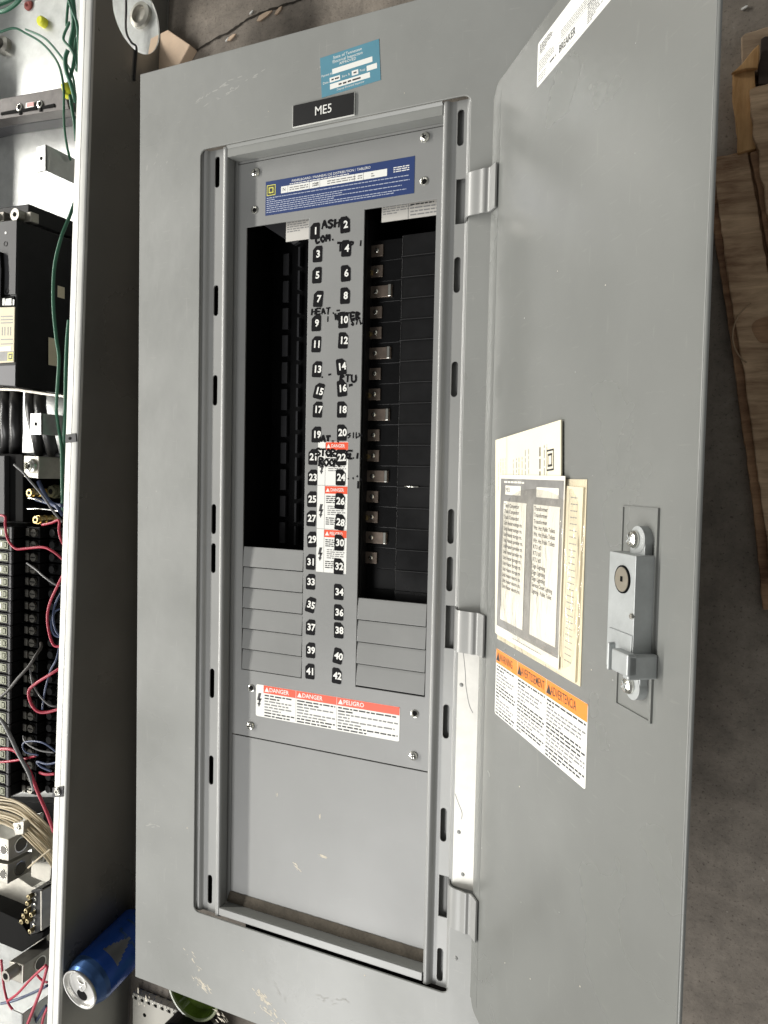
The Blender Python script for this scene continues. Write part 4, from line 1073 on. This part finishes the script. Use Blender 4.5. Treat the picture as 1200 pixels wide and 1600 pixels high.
wire([(42,795,-.03),(62,795,-.03),(82,797,-.035),(96,800,-.035)], .0008, STEEL)
wire([(60,752,-.045),(66,765,-.045),(80,786,-.045),(98,790,-.045)], .0022, W_BLUE, 'navy wire')

# branch breakers ------------------------------------------------------
for i in range(22):
    y = 833 + 19.35*i; dx = -.055*(y-833)*.26
    q1 = P(22+dx, y, -.022)
    xr = q1.x; yc = q1.y; h = .0062; hh = T-.022
    b = MB()
    b.box((xr-.075,yc-h,.004), (xr-.004,yc+h,hh), BRK)
    b.box((xr-.004,yc-h+.0002,.004), (xr+.017,yc+h-.0002,hh-.018), BRK)
    b.box((xr+.017,yc-h+.0003,.004), (xr+.052,yc+h-.0003,hh-.030), BRK)
    b.box((xr-.006,yc-h-.0001,hh-.002), (xr-.002,yc+h+.0001,hh+.001), DGREY)
    br = b.build('branch_breaker', enc, bevel=.0008)
    b = MB(); b.box((xr-.030,yc-.0042,hh), (xr-.0085,yc+.0042,hh+.0005), mat('olive_print', (.20,.21,.13), .5, var=.4, vscale=500)); 
    b.box((xr-.0145,yc-.0030,hh+.0005), (xr-.0100,yc+.0030,hh+.0007), BLACKM); b.box((xr-.0138,yc-.0023,hh+.0007), (xr-.0107,yc+.0023,hh+.0009), mat('olive_print', (.2,.2,.1))); b.box((xr-.0230,yc-.0026,hh+.0005), (xr-.0215,yc+.0026,hh+.0007), WHITE); b.box((xr-.0195,yc-.0026,hh+.0005), (xr-.0180,yc+.0026,hh+.0007), WHITE)
    b.build('handle_label', br)
    b = MB(); zz = hh-.018
    b.cyl((xr+.0105,yc-.0002,zz), .0043, .0030, mat('worn_screw', (.26,.25,.22), .35, metal=.9, var=.3, vscale=300), n=16); b.box((xr+.0070,yc-.0007,zz+.0030), (xr+.0140,yc+.0003,zz+.0032), BLACKM)
    b.box((xr+.0005,yc-.0035,zz), (xr+.0055,yc+.0035,zz+.0040), mat('worn_screw', (.3,.3,.3))); b.box((xr+.0010,yc+.0034,zz+.0040), (xr+.0060,yc+.0046,zz+.0046), STEEL)
    b.build('terminal_screw', br)
    b = MB(); b.cyl((xr+.0270,yc,hh-.030), .0040, .005, BLACK, n=14); b.box((xr+.0380,yc-.0045,hh-.0305), (xr+.0386,yc+.0045,hh-.0290), DGREY); b.box((xr+.0435,yc-.0020,hh-.030), (xr+.0445,yc+.0020,hh-.0294), WHITE); b.build('wire_clamp', br)
# wires over the breakers
Rr = 'thin red wire'
wire([(-20,806,-.008),(6,806,-.008),(8,820,-.008),(12,842,-.008),(24,857,-.008),(40,857,-.010),(66,855,-.012),(82,861,-.014),(98,874,-.02)], .0013, W_RED, Rr)
wire([(66,820,-.02),(80,817,-.02),(92,813,-.02),(92,828,-.02),(95,842,-.02),(100,852,-.022)], .0013, W_RED, Rr)
wire([(100,895,-.01),(90,915,-.008),(78,942,-.008),(74,965,-.008),(77,990,-.008),(84,1008,-.008),(94,1010,-.010)], .0013, W_RED, Rr)
wire([(94,1044,-.012),(78,1054,-.008),(56,1068,-.006),(45,1080,-.004),(48,1098,-.004),(58,1111,-.005),(72,1113,-.008),(92,1108,-.012)], .0015, W_RED, Rr)
wire([(-20,1172,-.008),(8,1170,-.006),(20,1172,-.006),(28,1178,-.006),(46,1205,-.006),(60,1240,-.006),(74,1272,-.008),(84,1300,-.012)], .0017, W_RED, Rr)
wire([(-20,1192,-.01),(10,1190,-.01),(36,1186,-.01),(56,1181,-.01)], .0012, W_RED, Rr)
wire([(62,1207,-.01),(72,1210,-.01),(86,1209,-.012)], .0014, W_RED, Rr)
wire([(42,880,-.02),(56,890,-.012),(70,902,-.01),(86,913,-.012),(96,915,-.016)], .0010, W_GREY, 'thin grey wire')
wire([(96,925,-.016),(86,945,-.012),(83,965,-.01),(87,985,-.01),(94,994,-.012)], .0011, W_BLUE, 'navy wire')
wire([(98,950,-.016),(86,956,-.012),(80,975,-.01),(85,992,-.01),(96,996,-.012)], .0010, W_BLUE, 'navy wire')
wire([(94,1005,-.014),(88,1030,-.010),(78,1050,-.01),(70,1080,-.01),(66,1108,-.012)], .0010, W_BLUE, 'navy wire')
wire([(47,1045,-.01),(50,1065,-.008),(56,1078,-.008),(66,1092,-.008),(78,1102,-.01),(90,1104,-.014)], .0009, W_GREY, 'thin grey wire')
wire([(-20,1098,-.006),(6,1085,-.004),(28,1060,-.004),(46,1040,-.008),(56,1024,-.012),(64,1012,-.02),(64,1005,-.03)], .0016, mat('charcoal_insulation', (.06,.055,.05), .45), 'charcoal wire')
wire([(-10,1118,-.006),(4,1128,-.004),(16,1150,-.004),(30,1180,-.004),(44,1206,-.004),(54,1235,-.006)], .0020, W_GREY, 'thick grey wire')
wire([(92,1178,-.01),(70,1162,-.006),(50,1158,-.006),(36,1162,-.006),(40,1175,-.006),(60,1180,-.01)], .0009, W_BLUE, 'navy wire')
wire([(92,1190,-.01),(74,1194,-.008),(58,1190,-.008),(64,1198,-.008),(80,1205,-.01)], .0011, W_BLUE, 'navy wire')
wire([(84,1176,-.01),(60,1172,-.006),(40,1160,-.006),(36,1150,-.01)], .0008, W_GREY, 'thin grey wire')
pp('black_block', [(-60,1252),(98,1256),(94,1325),(-60,1300)], -.080, BP, BLACKM, label='dull black base below the last breaker')
# cream bundle
rb = random.Random(21)
for i in range(13):
    o = i*4.2; zz = -.03 - .002*(i % 4)
    wire([(-30,1243+o*.75,zz),(0,1246+o*.8+rb.uniform(-2,2),zz),(28,1252+o*.95+rb.uniform(-2,2),zz),(54,1270+o+rb.uniform(-2,2),zz),(74,1290+o*1.05,zz-.01),(90,1312+o*1.1,zz-.03)], .0012, W_CREAM, 'cream wire in a loose bundle')
wire([(44,1356,-.02),(60,1342,-.02),(80,1326,-.025)], .0010, W_CREAM, 'cream wire end')
# neutral lugs
def lug(poly, z0, z1, nm='neutral_lug'):
    o = pp(nm, poly, z0, z1, ALU, bevel=.001, label='large aluminium lug with a round hole')
    xs = max(P(x, y, z0).x for x, y in poly[1:3]); ys_ = [P(x, y, z0).y for x, y in poly[1:3]]
    b = MB(); cy = sum(ys_)/2; cz = T + (z0+z1)/2; r = min(abs(ys_[0]-ys_[1]), abs(z0-z1))*.36
    b.cyl((xs-.0004, cy, cz), r, .0008, STEEL, axis='x', n=24); b.cyl((xs+.0004, cy, cz), r*.82, .0002, mat('dark_bore', (.10,.095,.085), .5, metal=.5), axis='x', n=24); b.build('bore', o); return o
lug([(-40,1298),(13,1312),(13,1346),(-40,1335)], -.030, -.062)
lug([(-40,1342),(12,1351),(11,1382),(-40,1368)], -.030, -.062)
b = MB(); q = P(6, 1328, -.030); b.cyl(q, .0058, .0004, STEEL, n=20); b.cyl(q, .0046, .0006, mat('dark_bore', (.1,.1,.1)), n=20); q = P(5, 1366, -.030); b.cyl(q, .0058, .0004, STEEL, n=20); b.cyl(q, .0046, .0006, mat('dark_bore', (.1,.1,.1)), n=20); b.build('bore', enc)
o = pp('lug_screw_tab', [(19,1287),(37,1284),(36,1304),(24,1306)], -.024, -.05, ALU); q = P(28, 1293, -.024); b = MB(); b.lathe(q, [(.0034,0),(.0032,.0012),(.0018,.0012),(.0014,0)], STEEL, n=16); b.build('screw', o)
pp('neutral_plate', [(-40,1370),(26,1370),(50,1386),(78,1392),(72,1480),(-40,1470)], -.075, BP, ALU, label='bright neutral plate')
pp('side_plate', [(50,1296),(82,1316),(78,1382),(48,1370)], -.070, BP, ALU)
q = P(70, 1338, -.070); b = MB(); b.lathe(q, [(.006,0),(.006,.002),(.004,.004),(.0015,.0042)], STEEL, n=18); b.build('bolt', enc)
tb = pp('terminal_bar', [(48,1392),(66,1388),(62,1456),(46,1462)], -.045, BP, BLACK, label='black terminal strip with small screws')
b = MB()
for i in range(8):
    q = P(56-.4*i, 1397+8.0*i, -.045); b.lathe(q, [(.0019,0),(.0018,.0008),(.0001,.001)], STEEL, n=12)
for px, py in ((44,1402),(42,1412),(40,1424),(36,1432),(42,1440),(33,1441),(46,1456),(48,1430)):
    q = P(px, py, -.040); b.lathe(q, [(.0026,-.012),(.0026,0),(.0012,.0002),(.001,-.002)], mat('dull_brass', (.30,.25,.14), .4, metal=.9), n=14)
b.build('terminal_screw', tb)
b = MB(); a, c = P(66,1390,-.045), P(63,1450,-.045); b.box((a.x+.0005,c.y,.01), (a.x+.0025,a.y,T-.042), ALU); b.build('clip', tb)
pp('black_tray', [(-40,1408),(0,1424),(30,1438),(46,1462),(68,1456),(66,1466),(34,1488),(0,1474),(-40,1456)], -.052, BP, BLACKM, label='black plastic tray')
o = lug([(14,1502),(36,1508),(35,1538),(14,1530)], -.030, -.075, 'ground_lug')
q = P(11, 1524, -.018); b = MB(); b.cyl(q - Vector((0,0,.014)), .0062, .016, ALU, n=22); b.cyl(q + Vector((0,0,.0021)), .0035, .0003, BLACKM, n=14); b.build('lug_barrel', o)
wire([(2,1500,-.03),(6,1540,-.03),(12,1565,-.03),(20,1578,-.03)], .0013, W_RED, Rr)
wire([(72,1508,-.02),(50,1528,-.02),(28,1552,-.025),(12,1564,-.03)], .0014, W_RED, Rr)
wire([(74,1510,-.02),(66,1540,-.02),(54,1572,-.02),(40,1608,-.02)], .0016, W_RED, Rr)
wire([(58,1524,-.03),(66,1532,-.03),(74,1535,-.03)], .0012, W_RED, Rr)
wire([(74,1575,-.03),(68,1590,-.03),(64,1610,-.03)], .0014, W_RED, Rr)
wire([(74,1540,-.04),(50,1552,-.04),(20,1564,-.04),(2,1568,-.04)], .0016, W_BLUE, 'navy wire')
wire([(72,1572,-.04),(60,1590,-.04),(46,1612,-.04)], .0016, W_BLUE, 'navy wire')

# ================================================================== SODA CAN standing in the gap
cz = P(128, 1543, -.0080); CX, CY = cz.x, cz.y
can = thing('soda_can', (CX, CY, 0), 'blue and silver drink can, opened, standing between the box and the panel cover', 'can')
Hc = .0949; KR = .775; prof = [(.0255,.0005),(.0300,.0085),(.0330,.0140),(.0331,.090),(.0331,.1005),(.0318,.1065),(.0285,.1145),(.0262,.1180)]
s_h = Hc/.1225
NC = 96; full = []
for i in range(len(prof)-1):
    (r0, z0), (r1, z1_) = prof[i], prof[i+1]; st = 24 if i == 2 else 3
    for j in range(st): full.append((r0+(r1-r0)*j/st, (z0+(z1_-z0)*j/st)*s_h))
full.append((prof[-1][0], prof[-1][1]*s_h)); full = [(r_*KR, z_) for r_, z_ in full]
cam_a = math.atan2(CAM.y-CY, CAM.x-CX)
def canmat(k_, i_):
    r_, z_ = full[k_]; a = 2*math.pi*(i_+.5)/NC; d = (a - cam_a + math.pi) % (2*math.pi) - math.pi
    u = d*.033; v = z_/s_h
    # silver peak pointing up, on the blue field
    if .045 < v < .082 and abs(u-.004) < (v-.045)*.42 and v > .045: return CANG
    if abs((v-.052) + .3*abs(u-.004)) < .0018 and abs(u) < .024: return CANB2
    if v < .040 and abs((v*100) % 1.2 - .6) < .18 and abs(u-.01) < .016: return CANB2
    if v > .088: return CANB2 if (v > .1) else CANB
    return CANB
TILT = Matrix.Translation((CX,CY,Hc)) @ Matrix.Rotation(math.radians(11), 4, 'X') @ Matrix.Translation((-CX,-CY,-Hc-.0028+.0028))
b = MB(TILT @ Matrix.Translation((CX,CY,.0028))); b.lathe((0,0,0), [(r_, z_ if z_ > .02 else z_ + 0.0) for r_, z_ in full], CANB, n=NC, mfun=canmat); b.build('can_body', can)

b = MB(TILT @ Matrix.Translation((CX,CY,Hc-.0006)) @ Matrix.Scale(KR, 4))
b.lathe((0,0,0), [(.0262,0),(.0270,.0015),(.0276,.0035),(.0272,.0045),(.0258,.0043),(.0250,.0030),(.0240,-.0010),(.0228,-.0028),(.0215,-.0022),(.0205,-.0010),(.0001,-.0010)], CANL, n=48)
SH = lambda z: TILT @ Matrix.Translation((CX,CY,z+.0028)) @ Matrix.Scale(KR, 4)
lid = b.build('can_end', can)
b = MB(SH(Hc-.0040) @ Matrix.Rotation(math.radians(-100), 4, 'Z'))
b.prism([(.013+.0078*math.cos(a)*1.0, .0085*math.sin(a)) for a in [2*math.pi*i/24 for i in range(24)]], 0, .0003, BLACKM)
b.build('drink_opening', can)
b = MB(SH(Hc-.0036) @ Matrix.Rotation(math.radians(-100), 4, 'Z'))
ol = [(-.012+.0115*math.cos(a)*(1.0), .0075*math.sin(a)) for a in [2*math.pi*i/24 for i in range(24)]]
ol = [(-.0075+.0125*math.cos(a), .0078*math.sin(a)) for a in [2*math.pi*i/28 for i in range(28)]]
b.plate(ol, [[(-.0125+.0050*math.cos(a), .0050*math.sin(a)) for a in [2*math.pi*i/16 for i in range(16)]]], 0.0003, .0013, CANL)
b.lathe((0,0,.0013), [(.0028,0),(.0024,.0007),(.0001,.0008)], CANL, n=14)
b.build('pull_tab', can, bevel=.0003)

# ================================================================== things on the floor at the bottom
# notebook
a, c = P(207,1552,-.092), P(262,1574,-.092); ex = Vector((c.x-a.x, c.y-a.y, 0)).normalized(); ang = math.atan2(ex.y, ex.x)
nb = thing('notebook', (a.x, a.y, 0), 'white spiral notepad lying on the floor below the can', 'notebook')
M = Matrix.Translation((a.x, a.y, 0)) @ Matrix.Rotation(ang, 4, 'Z')
b = MB(M); b.box((0,-.125,0), (.110,0,.0090), PAPER); b.cyl((.017,-.020,.0090), .0022, .0002, BLACKM, n=16)
for i in range(11): b.box((.002+.0095*i,-.0062,.0090), (.0060+.0095*i,-.0030,.00925), BLACKM)
b.build('page_block', nb, bevel=.0004)
b = MB(M); b.box((-.001,-.127,-.0001+.0001), (.111,.0005,.0006), DGREY)
for i in range(11):
    x = .004+.0095*i; b.tube([(x,-.0046,.0092),(x,-.002,.0125),(x,.003,.0125),(x,.0050,.0075),(x,.003,.0030),(x,.0008,.0020)], .00045, STEEL, n=6, res=3)
b.build('binding', nb)
# maroon round tin on the notebook
q = P(276, 1660, -.060); t_ = thing('round_tin', (q.x, q.y, .009), 'black round tin with a dark maroon lid resting on the notepad', 'tin')
b = MB(); b.lathe((q.x,q.y,.0092), [(.034,0),(.036,.002),(.036,.026),(.034,.029)], BLACK, n=40); b.build('tin_body', t_)
b = MB(); b.lathe((q.x,q.y,.0382), [(.035,-.001),(.035,.003),(.031,.005),(.028,.003),(.0001,.003)], MAROON, n=40); b.build('tin_lid', t_)
# green round dish
q = P(301, 1547, -.078); t_ = thing('green_dish', (q.x, q.y, 0), 'round green glass dish with a pale rim, half hidden under the cover plate', 'dish')
b = MB(); b.lathe((q.x,q.y,0), [(.0001,.001),(.022,.001),(.029,.006),(.032,.0215),(.0305,.0215),(.027,.012),(.0001,.012)], GREENG, n=40); b.build('bowl', t_)
b = MB(); b.lathe((q.x,q.y,.0215), [(.0325,0),(.0335,.0012),(.0325,.0024),(.0310,.0020),(.0305,.0)], CLEAR_RIM, n=44); b.build('rim', t_)

# light pine offcut behind the box
b = MB(); pl = [P(262,46,-T+.012), P(297,70,-T+.012), P(285,92,-T+.012), P(262,130,-T+.012), P(225,120,-T+.012), P(235,60,-T+.012)]
b.prism([(v.x, v.y) for v in pl], 0, .012, SPARK)
tag(b.build('wood_offcut', bevel=.0008), 'pale pine offcut beside the top corner of the panel cover', 'wood scrap')

# ================================================================== scrap boards at the right edge
def board(name, poly, z0, z1, m, label, bev=.0008, rough=0.0, cat='board'):
    pts = []
    rr = random.Random(len(poly)*7+int(z1*1e4))
    for i, (x, y) in enumerate(poly):
        x2, y2 = poly[(i+1) % len(poly)]; n = max(1, int(math.hypot(x2-x, y2-y)/12)) if rough else 1
        for j in range(n):
            t = j/n; q = P(x+(x2-x)*t, y+(y2-y)*t, -T+z1)
            pts.append((q.x + rr.uniform(-rough, rough)*(j > 0), q.y + rr.uniform(-rough, rough)*(j > 0)))
    b = MB(); b.prism(pts, z0, z1, m); return tag(b.build(name, bevel=bev), label, cat)
board('plywood_board', [(1097,250),(1162,236),(1420,190),(1560,940),(1192,953),(1178,800),(1140,520),(1112,340)], 0.0, .009, PLYE, 'dark lower plywood board on the floor, its edge showing left of the paler board', rough=.0004)
board('plywood_board', [(1112,247),(1168,236),(1185,330),(1215,520),(1240,700),(1250,860),(1205,900),(1192,800),(1165,600),(1135,420)], .0092, .0150, PLY, 'wide weathered plywood board with cross grain and a knot, lying on the darker board', rough=.0005)
board('plywood_board', [(1172,238),(1420,180),(1560,900),(1262,880),(1250,700),(1222,520),(1190,330)], .0094, .0180, PLYE, 'dark brown board along the right edge beside the paler plywood', rough=.0005)
board('plywood_board', [(1171,140),(1400,70),(1500,330),(1208,380),(1196,320),(1186,250),(1176,200)], .0182, .0250, PLY, 'splintered plywood piece on top of the stack by the right edge', rough=.0010)
board('split_stick', [(1144,114),(1180,103),(1184,160),(1181,232),(1153,240),(1150,190)], .0, .018, PINE, 'orange split pine stick standing out above the plywood boards', rough=.0008, cat='wood stick')
board('split_stick', [(1142,114),(1150,108),(1186,68),(1186,92),(1184,106),(1165,107)], .0182, .0225, PINE, 'short folded splinter lying across the end of the orange stick', rough=.0006, cat='wood stick')
board('bark_piece', [(1158,58),(1164,52),(1196,42),(1230,36),(1230,130),(1190,120),(1160,110)], .0, .011, BARK, 'grey brown rounded board end behind the orange stick', rough=.0003)
board('bark_piece', [(1189,60),(1196,56),(1240,50),(1240,128),(1204,132),(1184,132),(1188,90)], .0112, .0165, mat('dark_bark', (.05,.035,.028), .9, var=.5, vscale=60), 'dark strip of bark in the gap between the boards', rough=.0014, cat='bark')
b = MB()
q = P(1192, 520, -T+.0155); b.tube([(q.x+.020*math.cos(a), q.y+.020*math.sin(a)*1.2, .0152) for a in [math.radians(115+14*i) for i in range(10)]], .0006, mat('pale_knot', (.42,.30,.19), .8), n=6)
q2 = P(1198, 872, -T+.0155)
b.prism([(q.x+.006+.013*math.cos(a)*(1+.12*math.sin(3*a)), q.y+.002+.011*math.sin(a)*(1+.1*math.cos(2*a))) for a in [2*math.pi*i/26 for i in range(26)]], .0150, .0153, PLYE)
tag(b.build('wood_knot'), 'dark oval knot ringed by a pale line on the wide plywood board', 'knot')
# chips of debris on the crack
rd = random.Random(8)
for px, py, s_, lb_ in ((412,26,.010,'largest pale wood chip lying in the floor crack'),(436,17,.006,'wood chip at the right end of the floor crack'),(362,59,.006,'pale chip in the middle of the floor crack'),(393,20,.003,'tiny white chip just above the floor crack'),(356,62,.003,'tiny chip touching the lower side of the crack'),(1163,13,.003,'tiny white chip on the floor at the top right corner')):
    q = P(px, py, -T+.001); b = MB(); a = rd.uniform(.2, .6); n = 6
    b.prism([(q.x + s_*math.cos(2*math.pi*i/n)*math.cos(a)*rd.uniform(.7,1.1) - s_*.3*math.sin(2*math.pi*i/n)*math.sin(a), q.y + s_*math.cos(2*math.pi*i/n)*math.sin(a) + s_*.3*math.sin(2*math.pi*i/n)*math.cos(a)*rd.uniform(.7,1.1)) for i in range(n)], 0.0007, .0022, SPARK if s_ > .004 else WHITE)
    tag(b.build('debris_chip'), lb_, 'debris', 'pale chips on the floor')
